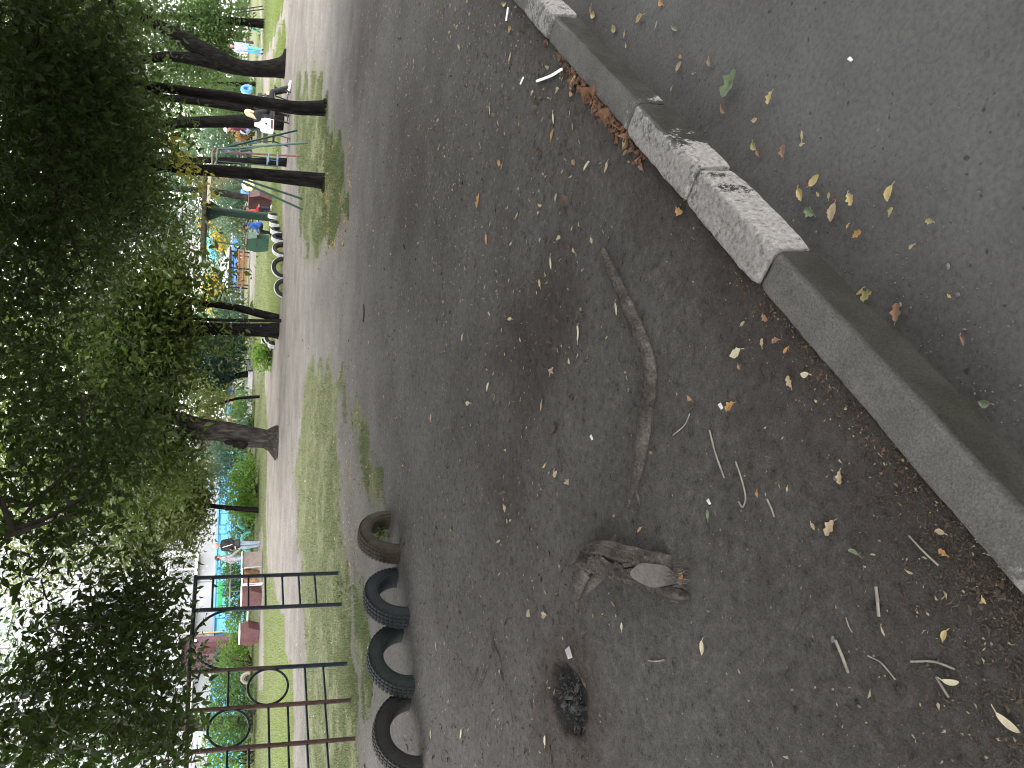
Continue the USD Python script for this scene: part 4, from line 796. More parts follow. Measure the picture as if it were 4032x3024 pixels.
# low tyre arches sunk in the weeds by the path
def arch(label, x0, x1, y, Y, m_, h=None, r=.07):
    a, b = aty(y, x0, Y), aty(y, x1, Y); c = (a + b) / 2; R = np.linalg.norm((b - a)[:2]) / 2
    t = thing('tyre_arch', label, 'tyre', (c[0], c[1], c[2] - (h or R) * .5)); v = [(R * math.cos(q), 0, (h or R) * math.sin(q)) for q in np.linspace(-.25, math.pi + .25, 22)]
    obj('casing', tube(v, r, 10), m_, t, smooth=True); obj('bead', tube([(p[0] * .72, -.05, p[2] * .72) for p in v], .012, 6), m_, t, smooth=True)
arch('jade green half tyre among the weeds right of the walker in black', 2080, 2030, 950, 34, paint_jade, .22, .06)
arch('jade and ochre half tyre among the weeds below the walker in black', 2170, 2095, 965, 33.6, paint_jade, .3, .06)
arch('tan half tyre lying before the dark hedge seen through the rings', 2690, 2650, 965, 27.5, concrete_brown, .22, .05)

# ------------------------------------------------------------------ swing
sw_o = gp(1190, 540); sw = thing('swing', 'child swing hung in a frame of green and dull red pipes', 'swing', (sw_o[0], sw_o[1], 0))
so = np.array([sw_o[0], sw_o[1], 0])
f1, f2 = gp(1170, 510), gp(1213, 560); ap1 = aty(858, 588, (f1[1] + f2[1]) / 2)
f3, f4 = gp(1192, 786), gp(1193, 829); ap2 = aty(846, 668, (f3[1] + f4[1]) / 2)
for f_, a_ in ((f1, ap1), (f2, ap1), (f3, ap2), (f4, ap2)): obj('leg', rod(f_ - [0, 0, .05], a_, .026, 8), steel_green, sw, smooth=40, off=so)
ms = gp(1182, 615); ms2 = gp(1185, 690)
obj('inner_frame', tube(np.array([ms, aty(900, 600, ms[1] + .2), aty(846, 585, ms[1] + .1), aty(836, 600, ms[1]), aty(836, 655, ms2[1]), aty(850, 668, ms2[1]), ms2]), .024, 8), steel_brown, sw, smooth=True, off=so)
obj('crossbar', rod(ap1, ap2, .028, 8), steel_green, sw, smooth=40, off=so)
mid = (ap1 * .62 + ap2 * .38); dX = (ap2 - ap1) / np.linalg.norm(ap2 - ap1)
sc_ = aty(1092, 640, mid[1]); sc_[2] = max(sc_[2], .42)
for q in (-1, 1): obj('hanger', rod(mid + dX * q * .25 + [0, 0, -.02], sc_ + dX * q * .23 + [0, 0, .0], .013, 6), steel_green, sw, smooth=40, off=so)
obj('brace', rod(ap1 * .75 + ap2 * .25, ap1 * .4 + f2 * .6 * 0 + f2 * .6, .014, 6), steel_green, sw, off=so)
ang_ = math.atan2(dX[1], dX[0])
obj('seat', cat([box((0, 0, 0), (.46, .11, .025), bev=.008), box((0, .13, 0), (.46, .11, .025), bev=.008)]).apply_transform(trimesh.transformations.rotation_matrix(ang_, [0, 0, 1])).apply_translation(sc_), steel_blue, sw, off=so)
obj('safety_bar', cat([rod(sc_ + dX * -.23 + [0, 0, .22], sc_ + dX * .23 + [0, 0, .22], .018), rod(sc_ + dX * -.23 + [.05, -.12, .2], sc_ + dX * .23 + [.05, -.12, .2], .014), rod(sc_ + dX * -.1 + [0, 0, 0], sc_ + dX * -.1 + [0, 0, .22], .009)]), steel_blue, sw, off=so)
# blue see-saw parts beyond
sl = thing('blue_play_frame', 'blue play frame of slanting pipes beyond the swing', 'play frame', aty(1000, 570, 55) * [1, 1, 0])
slo = aty(1000, 570, 55) * [1, 1, 0]
obj('slanting_pipe', rod(aty(880, 578, 55), aty(940, 612, 55), .09), steel_blue, sl, off=slo); obj('post', rod(aty(918, 563, 55), aty(1018, 563, 55), .07), steel_blue, sl, off=slo); obj('post', rod(aty(930, 603, 55), aty(1000, 603, 55), .07), steel_blue, sl, off=slo)

# ------------------------------------------------------------------ bench of the seated couple
BY = 23.4
bl_, br_ = aty(1085, 548, BY), aty(1085, 352, BY + .5)
bl_[2] = br_[2] = .46
bd = br_ - bl_; BL = np.linalg.norm(bd[:2]); brz = math.atan2(bd[1], bd[0])
bench = thing('park_bench', 'dark slatted bench with backrest where the blond woman sits', 'bench', (bl_[0], bl_[1], 0), brz)
for k in range(4): obj('slat', box((BL / 2, -.16 + .115 * k, .455), (BL, .095, .03), bev=.006), wood_dark, bench)
for z in (.66, .84): obj('back_slat', box((BL / 2, .27 + (z - .6) * .12, z), (BL, .025, .13), bev=.006), wood_dark, bench)
for x in (.06, BL / 2, BL - .06):
    obj('leg', cat([rod((x, -.18, .44), (x - .14, -.24, 0), .02), rod((x, .22, .44), (x - .05, .3, 0), .02), rod((x, .24, .42), (x, .32, .92), .02), rod((x, -.2, .43), (x, .26, .43), .02), rod((x - .1, -.23, .06), (x - .04, .29, .06), .014)]), steel_black, bench)

# ------------------------------------------------------------------ planters with board seats
def hexplanter(parent, c, w, h, dpt, rz, m_, rim, off):
    prof = np.array([(-.34, 0), (.34, 0), (.5, .55), (.36, 1), (-.36, 1), (-.5, .55)]) * [w, h]
    f_ = trimesh.creation.extrude_polygon(__import__('shapely.geometry', fromlist=['Polygon']).Polygon(prof), dpt, engine='earcut')
    f_.apply_transform(trimesh.transformations.rotation_matrix(math.pi / 2, [1, 0, 0])); f_.apply_translation((0, dpt / 2, 0))
    ri = box((0, 0, h), (w * .78, dpt * 1.04, .05), bev=.01)
    pn = box((0, -dpt / 2 - .012, h * .52), (w * .34, .03, .07), bev=.008)
    T = trimesh.transformations.rotation_matrix(rz, [0, 0, 1])
    for m in (f_, ri, pn): m.apply_transform(T); m.apply_translation(c)
    p = obj('planter', f_, m_, parent, off=off); obj('rim', ri, rim, p, off=off); obj('plate', pn, rim, p, off=off)
def planter_bench(label, pa, pb, wa, wb, h, mats, boards, rim, zt, ext=.35):
    o_ = np.array([(pa[0] + pb[0]) / 2, (pa[1] + pb[1]) / 2, 0]); t = thing('planter_bench', label, 'bench', o_)
    d_ = (pb - pa)[:2]; L = np.linalg.norm(d_); d_ /= L; rz = math.atan2(d_[1], d_[0])
    hexplanter(t, (pa[0], pa[1], 0), wa, h, .5, rz, mats[0], rim, o_); hexplanter(t, (pb[0], pb[1], 0), wb, h, .5, rz, mats[1], rim, o_)
    for k, (oy, m_) in enumerate(boards):
        c = np.array([*((pa + pb)[:2] / 2), zt]) + np.array([-d_[1], d_[0], 0]) * oy
        obj('board', box(c, (L + 2 * ext, .15, .05), rz=0, rot=trimesh.transformations.rotation_matrix(rz, [0, 0, 1])[:3, :3], bev=.008), m_, t, off=o_)
    return t
planter_bench('board seat between a maroon and a green six-sided planter, by the shade roof', gp(1068, 800), gp(1056, 958), .78, .70, .86, (paint_maroon, paint_green_light), ((-.18, wood_dark), (0, concrete_white), (.18, wood_dark)), paint_maroon, .46, .1)
planter_bench('pale board seat between two maroon six-sided planters, behind the climbing frame', gp(1026, 2350), gp(1018, 2490), .85, .75, .66, (paint_maroon, paint_maroon), ((-.28, concrete_white), (-.44, paint_jade)), concrete_white, .40, .25)
bn = gp(995, 2430); 

# litter bin: tilting rusty drum in a pale frame beside a concrete block
lb = gp(1034, 2215); t = thing('litter_bin', 'rusty drum litter bin hung beside a pale concrete block', 'litter bin', (lb[0], lb[1], 0), .35)
obj('block', box((.10, 0, .34), (.52, .50, .66), bev=.015), concrete_brown, t); obj('block_face', box((-.165, 0, .33), (.022, .46, .60), bev=.006), concrete_white, t)
obj('lid', box((.08, 0, .70), (.64, .56, .035), bev=.008), concrete_white, t)
dr = trimesh.creation.revolve(np.array([(0, 0), (.19, 0), (.235, .12), (.235, .45), (.225, .5), (.21, .5), (.215, .15), (0, .1)]), sections=24); dr.apply_translation((-.46, 0, .10)); obj('drum', dr, rust, t, smooth=35)
obj('hanger', cat([rod((-.20, -.28, .68), (-.74, -.28, .68), .014), rod((-.20, .28, .68), (-.74, .28, .68), .014), rod((-.74, -.28, 0), (-.74, -.28, .7), .016), rod((-.74, .28, 0), (-.74, .28, .7), .016), rod((-.46, -.28, .68), (-.46, -.23, .5), .01)]), plastic_white, t)

# green metal bench by the plinth
gbp = aty(925, 2345, 36.5); t = thing('green_bench', 'bright green bench with thin black legs before the blue plinth', 'bench', (gbp[0], gbp[1], 0), .1)
gz0 = aty(905, 2330, 36.5)[2]
obj('backrest', box((0, .2, gz0 + .40), (1.25, .03, .22), bev=.006), paint_bright_green, t); obj('seat', box((0, -.05, gz0), (1.25, .3, .05), bev=.01), paint_bright_green, t)
for x in (-.45, .45): obj('leg', cat([rod((x, .2, gz0 + .45), (x, .12, gz0 - .45), .018), rod((x, -.2, gz0), (x, -.2, gz0 - .45), .018), rod((x, -.2, gz0 - .2), (x, .16, gz0 - .2), .014)]), steel_black, t)

# ------------------------------------------------------------------ shade roof on one post, thin pole
sp_ = gp(1076, 857); t = thing('shade_roof', 'flat dark shade roof on a thick green post, edge on', 'shelter', (sp_[0], sp_[1], 0))
zt = aty(815, 800, sp_[1])[2]; xa, xb = aty(815, 1010, sp_[1])[0] - sp_[0], aty(815, 672, sp_[1])[0] - sp_[0]
obj('post', cat([tube([(0, 0, -.1), (0.02, 0, zt)], [.165, .15], 16)]), paint_green, t, smooth=40)
obj('roof', box(((xa + xb) / 2, .6, zt + .08), (xb - xa, 2.6, .15), bev=.02), wood_grey, t)
obj('fascia', box(((xa + xb) / 2 + .9, -.75, zt - .07), ((xb - xa) * .42, .03, .12), bev=.006), paint_cream, t)
for q in (-1, 1): obj('brace', cat([trimesh.convex.convex_hull(np.array([(q * .12, -.06, zt - .55), (q * .12, .06, zt - .55), (q * .12, -.06, zt), (q * .12, .06, zt), (q * .42, -.06, zt), (q * .42, .06, zt)]))]), paint_green, t)
tp0, tp1 = gp(992, 974), None
pl = thing('thin_pole', 'thin green pole standing on the far lawn below the shade roof edge', 'pole', (tp0[0] * .75, tp0[1] * .75, 0)); 
tp0 = np.array([tp0[0] * .75, tp0[1] * .75, 0]); tpb = aty(992, 974, tp0[1])
obj('shaft', rod((tpb[0] - tp0[0], 0, tpb[2]), aty(838, 950, tp0[1]) - tp0, .045), paint_green_light, pl, smooth=40); obj('foot', tube([np.array(tpb) - tp0 + [.12 * math.cos(a) - .1, .12 * math.sin(a), 0] for a in np.linspace(0, 6.28, 14)], .02, 6), steel_grey, pl)

# ------------------------------------------------------------------ small gazebo, kiosk, blue car, rails
GY = 62.0
ga = aty(982, 1066, GY); go = np.array([ga[0], ga[1], 0]); gz_ = ga[2]
t = thing('play_gazebo', 'small play gazebo with grey hipped roof and brown picket sides', 'gazebo', go)
def at2(x, y): return aty(x, y, GY) - go
xl, xr = at2(950, 1130)[0], at2(950, 985)[0]; zb, ze, zp = at2(978, 1066)[2], at2(900, 1066)[2], at2(866, 1020)[2]
for x in (xl + .15, (xl + xr) / 2, xr - .15):
    for y in (0, 2.2): obj('post', box((x, y, (zb + ze) / 2), (.12, .12, ze - zb + .1), bev=.02), steel_black, t)
rc = [(xl - .2, -.3, ze), (xr + .2, -.3, ze), (xr + .2, 2.5, ze), (xl - .2, 2.5, ze), ((xl * .45 + xr * .55), .8, zp), ((xl * .45 + xr * .55), 1.4, zp)]
obj('roof', trimesh.convex.convex_hull(np.array(rc)), roof_grey, t); obj('eaves', box(((xl + xr) / 2, 1.1, ze - .08), (xr - xl + .3, 2.7, .14), bev=.02), wood_dark, t)
zr = at2(937, 1066)[2]
for k in range(20):
    x = xl + .1 + (xr - xl - .2) * k / 19
    if k == 9: continue
    obj('picket', box((x, -.04, (zb + zr) / 2 + .05), (.10, .03, zr - zb - .1), bev=.006), wood_brown, t)
for z in (zr, zb + (zr - zb) * .55): obj('rail', box(((xl + xr) / 2, -.08, z), (xr - xl, .05, .10), bev=.01), wood_brown, t)
for z in (ze - .35, ze - .75): obj('upper_rail', rod((xl, 2.2, z), (xr, 2.2, z), .03), steel_black, t)
# kiosk with cyan roof
KY = 88.0; ko = aty(960, 945, KY) * [1, 1, 0]
t = thing('kiosk', 'kiosk with cyan hipped roof trimmed in blue and white', 'kiosk', ko)
def at3(x, y): return aty(x, y, KY) - ko
xl, xr = at3(850, 1012)[0], at3(850, 890)[0]; z0, z1, zp = at3(856, 950)[2], at3(838, 950)[2], at3(783, 945)[2]
obj('wall', box(((xl + xr) / 2, 2, z0 / 2), ((xr - xl) * .86, 3.2, z0), bev=.03), concrete_white, t)
obj('window', box(((xl + xr) / 2, .37, z0 * .6), ((xr - xl) * .4, .05, z0 * .4), bev=.02), glass_dark, t)
obj('fascia', box(((xl + xr) / 2, 2, (z0 + z1) / 2), (xr - xl, 4, z1 - z0), bev=.03), paint_cyan, t)
obj('roof', trimesh.convex.convex_hull(np.array([(xl, 0, z1 + .02), (xr, 0, z1 + .02), (xr, 4, z1 + .02), (xl, 4, z1 + .02), ((xl + xr) / 2, 2, zp)])), paint_cyan, t)
obj('trim', box(((xl + xr) / 2, -.03, z1 + .10), (xr - xl + .1, .08, .22), bev=.02), paint_blue, t)
# car
CY = 72.0; co = aty(968, 1040, CY) * [1, 1, 0]; cw = 4.1
t = thing('parked_car', 'bright blue hatchback parked behind the small gazebo', 'car', co, math.radians(14))
def carprof(pts, w, d_=.0):
    from shapely.geometry import Polygon
    m = trimesh.creation.extrude_polygon(Polygon(pts).buffer(-.05).buffer(.05), w, engine='earcut'); m.apply_transform(trimesh.transformations.rotation_matrix(math.pi / 2, [1, 0, 0])); m.apply_translation((0, w / 2, 0)); return m
cz0 = .55
obj('body', carprof([(-2.0, .3), (2.0, .3), (2.05, .62), (1.9, .82), (1.0, .92), (-1.75, .98), (-2.05, .9), (-2.08, .5)], 1.66).apply_translation((0, 0, cz0)), car_paint, t)
obj('roof', carprof([(-1.8, .96), (.95, .9), (.35, 1.36), (.0, 1.45), (-1.2, 1.44), (-1.6, 1.3)], 1.42).apply_translation((0, 0, cz0)), car_paint, t)
for q in (-1, 1):
    obj('side_window', carprof([(-1.55, 1.0), (.75, .96), (.28, 1.32), (-1.2, 1.36)], .02).apply_translation((0, q * .72, cz0)), glass_dark, t)
obj('rear_window', box((-1.74, 0, 1.16 + cz0), (.05, 1.2, .30), rot=trimesh.transformations.rotation_matrix(.35, [0, 1, 0])[:3, :3], bev=.01), glass_dark, t)
for q in (-1, 1): obj('tail_lamp', box((-2.06, q * .68, .84 + cz0), (.10, .28, .26), bev=.03), lamp_red, t)
for x in (-1.25, 1.3):
    for q in (-1, 1):
        w_ = torus(.21, .09, 0, 2 * math.pi, 20, 8).apply_translation((x, q * .76, .3 + cz0)); p = obj('wheel', w_, rub_black, t, smooth=True); obj('rim', trimesh.creation.cylinder(.17, .06, sections=14).apply_transform(trimesh.transformations.rotation_matrix(math.pi / 2, [1, 0, 0])).apply_translation((x, q * .8, .3 + cz0)), steel_grey, p)
# pipe rails across the far lawn
def pipe_fence(label, rows, Y, r, m_, posts, name='pipe_fence', zoff=0):
    o_ = aty(960, rows[0][1], Y) * [1, 1, 0]; t = thing(name, label, 'fence', o_)
    for x0, y0, x1, y1 in rows: obj('rail', rod(aty(x0, y0, Y), aty(x1, y1, Y), r, 6), m_, t, off=o_)
    for x, y, xb in posts: obj('post', rod(aty(x, y, Y), aty(xb, y - 3, Y) * [1, 1, 1], r, 6), m_, t, off=o_)
pipe_fence('pale double pipe rail running left from the small gazebo', [(913, 870, 909, 1300), (948, 1130, 945, 1300)], 64, .07, steel_grey, [(910, 1180, 970), (909, 1260, 970), (912, 930, 965)])
pipe_fence('thin tan pipe rail before the block of flats', [(912, 2030, 901, 2640)], 35.5, .025, concrete_brown, [(912, 2060, 950), (907, 2330, 945), (903, 2560, 940)])
pipe_fence('thin pale pipe rail by the leaning trunk', [(918, 1460, 912, 1600), (918, 1780, 918, 1900)], 47, .03, steel_grey, [(917, 1500, 960), (918, 1850, 955)])
pipe_fence('pale pipe rails crossing behind the bench', [(852, 470, 852, 560), (858, 470, 856, 565)], 74, .06, steel_grey, [(852, 480, 960), (856, 560, 960)])
pipe_fence('slim leaning goal posts on the lawn beyond the forked tree', [(925, 40, 1035, 24), (945, 48, 1040, 36)], 50, .035, steel_black, [])
pf = thing('fallen_pole', 'pale plank leaning in the grass right of the walker', 'plank', (0, 0, 0)); obj('plank', rod(aty(972, 97, 52), aty(1024, 127, 52), .09, 6), paint_jade, pf); obj('cleat', box(aty(1000, 113, 51.9), (.3, .1, .06)), paint_jade, pf)
# low concrete ledge before the flats
le = [aty(972, 1462, 47), aty(976, 1600, 46)]; t = thing('concrete_ledge', 'long low pale concrete ledge right of the leaning trunk', 'ledge', le[0] * [1, 1, 0])
lo_ = le[0] * [1, 1, 0]; dl = le[1] - le[0]; rzl = math.atan2(dl[1], dl[0]); Ll = np.linalg.norm(dl[:2]); cl_ = (le[0] + le[1]) / 2
obj('slab', box((cl_[0], cl_[1], le[0][2] / 2 + .03), (Ll + 1.2, .6, le[0][2] + .12), rot=trimesh.transformations.rotation_matrix(rzl, [0, 0, 1])[:3, :3], bev=.02), concrete_white, t, off=lo_)
obj('step', box((cl_[0] + .5, cl_[1] - .5, .1), (1.0, .5, .3), bev=.02), concrete_white, t, off=lo_)

# ------------------------------------------------------------------ block of flats behind the left lawn, grey house behind the kiosk
WA, WB = aty(900, 2080, 47.5), aty(900, 3060, 37.0)
wd = (WB - WA)[:2]; WL = np.linalg.norm(wd); wd /= WL; wn = np.array([-wd[1], wd[0]])       # wn points to the camera's side or away
if wn @ -WA[:2] < 0: wn = -wn
panel = usdkit.material(stage, '/World/Looks/panel_wall', {'co': ('texture_coordinate', {}), 'n': ('noise_texture', {'scale': .6, 'detail': 4.0}), 'r': ('rgb_ramp', {'ramp': [(.3, (.24, .245, .26)), (.7, (.30, .305, .32))]}),
    'v': ('voronoi_texture', {'scale': 4.2}) if False else ('noise_texture', {'scale': 5.0, 'detail': 0.5}), 's': ('rgb_ramp', {'ramp': [(.70, (1, 1, 1)), (.73, (1.7, 1.7, 1.7))]}), 'm': ('mix_color', {'blend_type': 'multiply', 'fac': 1.0, 'use_clamp': False}), 'p': ('principled_bsdf', {'roughness': .85})},
    [('co.object', 'n.vector'), ('co.object', 'v.vector'), ('n.fac', 'r.fac'), ('v.fac', 's.fac'), ('r.color', 'm.a'), ('s.color', 'm.b'), ('m.result', 'p.base_color')], surface='p.BSDF')
flats = thing('block_of_flats', 'pale grey panel block of flats with a sky blue plinth and maroon entrance', 'building', (WA[0], WA[1], 0))
wo = np.array([WA[0], WA[1], 0]); wrz = math.atan2(wd[1], wd[0]); WR = trimesh.transformations.rotation_matrix(wrz, [0, 0, 1])[:3, :3]
def wl(x, y):
    """Distance along the wall and height of a spot seen on it."""
    r = ray(x, y); n3 = np.array([wn[0], wn[1], 0]); k = ((np.array([*WA[:2], 0]) - CAM) @ n3) / (r @ n3); p = CAM + r * k; return (p - wo)[:2] @ wd, p[2]
def wbox(s0, s1, z0, z1, dep, off_=0.0, bev=0.0):
    c = wo + np.array([*(wd * (s0 + s1) / 2 + wn * (off_ + dep / 2)), (z0 + z1) / 2]); return box(c, (s1 - s0, dep, z1 - z0), rot=WR, bev=bev)
zpl = wl(850, 2250)[1]; S0, S1 = -9.0, WL + 14
# storeys of wall panels, each panel a piece, joints recessed
sw_ = 3.15
obj('wall', wbox(S0, S1, 0, 15.6, .3, -.36), concrete_pale, flats, off=wo)
for lev in range(5):
    za = zpl + .04 + lev * 2.8
    for k in range(int((S1 - S0) / sw_)):
        a = S0 + k * sw_ + .02; obj('panel', wbox(a, a + sw_ - .04, za, za + 2.76, .08, -.06), panel, flats, off=wo)
obj('roof', wbox(S0 - .3, S1 + .3, 15.6, 15.9, 12, -11.7), concrete_pale, flats, off=wo)
# plinth of painted mock stones
g = np.random.default_rng(5); x = S0
obj('plinth', wbox(S0, S1, 0, zpl, .12, -.05), paint_joint, flats, off=wo)
s_in, s_out = wl(880, 2540)[0], wl(880, 2632)[0]
k_ = 0
while x < S1 - .1:
    w = g.uniform(.55, 1.1); z = .02; 
    while z < zpl - .1:
        h = min(g.uniform(.35, .65), zpl - .02 - z)
        if h > .12 and k_ < 290 and not (x > s_in - .9 and x + w < s_out + .9):
            j4 = g.uniform(-.05, .05, 4); c0 = wo + np.array([*(wd * x + wn * .072), 0])
            pts = []
            for (u_, v_) in ((.02 + abs(j4[0]), z + .02 + abs(j4[1]) * .6), (w - .02, z + .02), (w - .02 - abs(j4[2]), z + h - .02), (.02, z + h - .02 - abs(j4[3]) * .6)):
                for dp in (0, .03): pts.append(c0 + np.array([*(wd * u_ + wn * dp), v_]))
            obj('stone', trimesh.convex.convex_hull(np.array(pts)), paint_sky, flats, off=wo); k_ += 1
        z += h
    x += w
obj('ledge', wbox(S0, S1, zpl - .03, zpl + .03, .16, .0), paint_sky, flats, off=wo)
def window(x0, y0, x1, y1, n_=2):
    s0, z0 = wl(x0, y0); s1, _ = wl(x0, y1); z1 = z0 + 1.45
    fr = obj('window', cat([wbox(s0, s1, z0, z0 + .09, .10, .022), wbox(s0, s1, z1 - .09, z1, .10, .022)] + [wbox(s0 + (s1 - s0 - .09) * k / n_, s0 + (s1 - s0 - .09) * k / n_ + .09, z0 + .09, z1 - .09, .10, .022) for k in range(n_ + 1)]), concrete_white, flats, off=wo)
    for k in range(n_):
        a, b = s0 + (s1 - s0 - .09) * k / n_ + .09, s0 + (s1 - s0 - .09) * (k + 1) / n_
        obj('pane', wbox(a, b, z0 + .09, z1 - .09, .02, .026), glass_dark, fr, off=wo)
        # honeycomb grille
        R_ = .125; hexes = []
        for ci in range(int((b - a) / (1.5 * R_)) + 1):
            for ri in range(int((z1 - z0) / (1.732 * R_)) + 1):
                cx, cz = a + R_ * .7 + ci * 1.5 * R_, z0 + .2 + (ri + .5 * (ci % 2)) * 1.732 * R_
                if cx + R_ * .6 > b or cz + R_ > z1 - .05: continue
                q = [wo + np.array([*(wd * (cx + R_ * math.cos(t_)) + wn * .085), cz + R_ * math.sin(t_)]) for t_ in np.arange(7) * math.pi / 3]
                hexes.append(tube(q, .016, 4, cap=False))
        if hexes: obj('grille', cat(hexes), concrete_white, fr, off=wo)
    obj('sill', wbox(s0 - .08, s1 + .08, z0 - .07, z0, .2, .022), concrete_white, fr, off=wo)
window(777, 2190, 0, 2300); window(762, 2400, 0, 2500); window(752, 2700, 0, 2800); window(790, 1960, 0, 2060)
def upper(s0, z0):
    fr = obj('window', cat([wbox(s0, s0 + 1.5, z0, z0 + .08, .10, .022), wbox(s0, s0 + 1.5, z0 + 1.37, z0 + 1.45, .10, .022), wbox(s0, s0 + .08, z0 + .08, z0 + 1.37, .10, .022), wbox(s0 + .71, s0 + .79, z0 + .08, z0 + 1.37, .10, .022), wbox(s0 + 1.42, s0 + 1.5, z0 + .08, z0 + 1.37, .10, .022)]), concrete_white, flats, off=wo)
    obj('pane', wbox(s0 + .08, s0 + 1.42, z0 + .08, z0 + 1.37, .02, .025), glass_dark, fr, off=wo)
for lev in range(1, 5):
    for k in range(8): upper(S0 + .8 + k * sw_ * 1.0, zpl + .9 + lev * 2.8)
# entrance, gas pipe, notice board, drainpipe
se = obj('entrance', wbox(s_in, s_out, 0, 2.95, .9, .1), paint_porch, flats, off=wo)
obj('door', wbox(s_in + .35, s_out - .35, .05, 2.1, .05, 1.0, .01), paint_maroon, se, off=wo); obj('canopy', wbox(s_in - .25, s_out + .25, 2.97, 3.1, 1.3, .1), concrete_pale, se, off=wo); obj('lamp', wbox(s_in + .15, s_in + .3, 2.3, 2.42, .06, 1.0, .01), plastic_white, se, off=wo)
sg = wl(790, 2502)[0]; obj('gas_pipe', cat([rod(wo + [*(wd * sg + wn * .2), .8], wo + [*(wd * sg + wn * .2), 2.75], .035), rod(wo + [*(wd * sg + wn * .2), 2.75], wo + [*(wd * (sg + .5) + wn * .2), 2.8], .03)]), paint_yellow, flats, off=wo)
obj('gas_box', wbox(sg - .25, sg + .25, .35, .85, .3, .12, .02), paint_jade, flats, off=wo)
sd = wl(800, 2640)[0]; obj('drainpipe', rod(wo + [*(wd * sd + wn * .12), .3], wo + [*(wd * sd + wn * .12), 9.0], .06), paint_jade, flats, off=wo)
s2, z2 = wl(845, 2640); s3, z3 = wl(808, 2675)
nb = obj('notice_board', wbox(s2, s3, z2, z3, .04, .14, .01), paint_cream, flats, off=wo)
for k, (u0, v0, m_) in enumerate(((.12, .6, lamp_red), (.5, .55, paint_white), (.2, .12, paint_white), (.56, .1, paint_blue))):
    a = s2 + (s3 - s2) * u0; b = z2 + (z3 - z2) * v0; obj('poster', wbox(a, a + (s3 - s2) * .26, b, b + (z3 - z2) * .3, .008, .182), m_, nb, off=wo)
# grey house far behind
HY = 104; hc = aty(960, 905, HY) * [1, 1, 0]; t = thing('grey_house', 'grey rendered house with white windows behind the cyan roof', 'building', hc)
def at4(x, y): return aty(x, y, HY) - hc
xl, xr = at4(800, 1090)[0], at4(800, 812)[0]; zt = at4(640, 900)[2]
obj('wall', box(((xl + xr) / 2, 3, zt / 2), (xr - xl, 6, zt)), concrete_pale, t); obj('plinth', box(((xl + xr) / 2, 2.97, .5), (xr - xl + .1, 6.1, 1.0)), concrete_brown, t)
obj('roof', trimesh.convex.convex_hull(np.array([(xl - .4, -.4, zt), (xr + .4, -.4, zt), (xr + .4, 6.4, zt), (xl - .4, 6.4, zt), (xl + 2, 3, zt + 2.4), (xr - 2, 3, zt + 2.4)])), roof_grey, t)
for (x, y) in ((805, 890), (805, 1040), (805, 960), (700, 890), (700, 1000)):
    p = at4(x, y); w_ = obj('window', box((p[0], -.03, p[2]), (1.5, .12, 1.4), bev=.02), concrete_white, t); obj('pane', box((p[0], -.1, p[2]), (1.25, .04, 1.15)), glass_dark, w_); obj('mullion', box((p[0], -.13, p[2]), (.07, .03, 1.15)), concrete_white, w_)
# dark red shed glimpsed behind the leaning trunk
RY = 50; rc_ = aty(960, 1765, RY) * [1, 1, 0]; t = thing('red_shed', 'dark red hut with green corner post behind the leaning trunk', 'hut', rc_)
def at5(x, y): return aty(x, y, RY) - rc_
xl, xr = at5(850, 1778)[0], at5(850, 1715)[0]; zt = at5(792, 1750)[2]; zb_ = at5(888, 1750)[2]
obj('wall', box(((xl + xr) / 2, 1, (zt) / 2), (xr - xl, 2, zt)), paint_maroon, t); obj('corner_post', box((xl - .06, -.05, zt / 2), (.2, .2, zt), bev=.02), paint_jade, t); obj('roof', box(((xl + xr) / 2, .9, zt + .08), (xr - xl + .5, 2.6, .14), bev=.02), wood_dark, t)

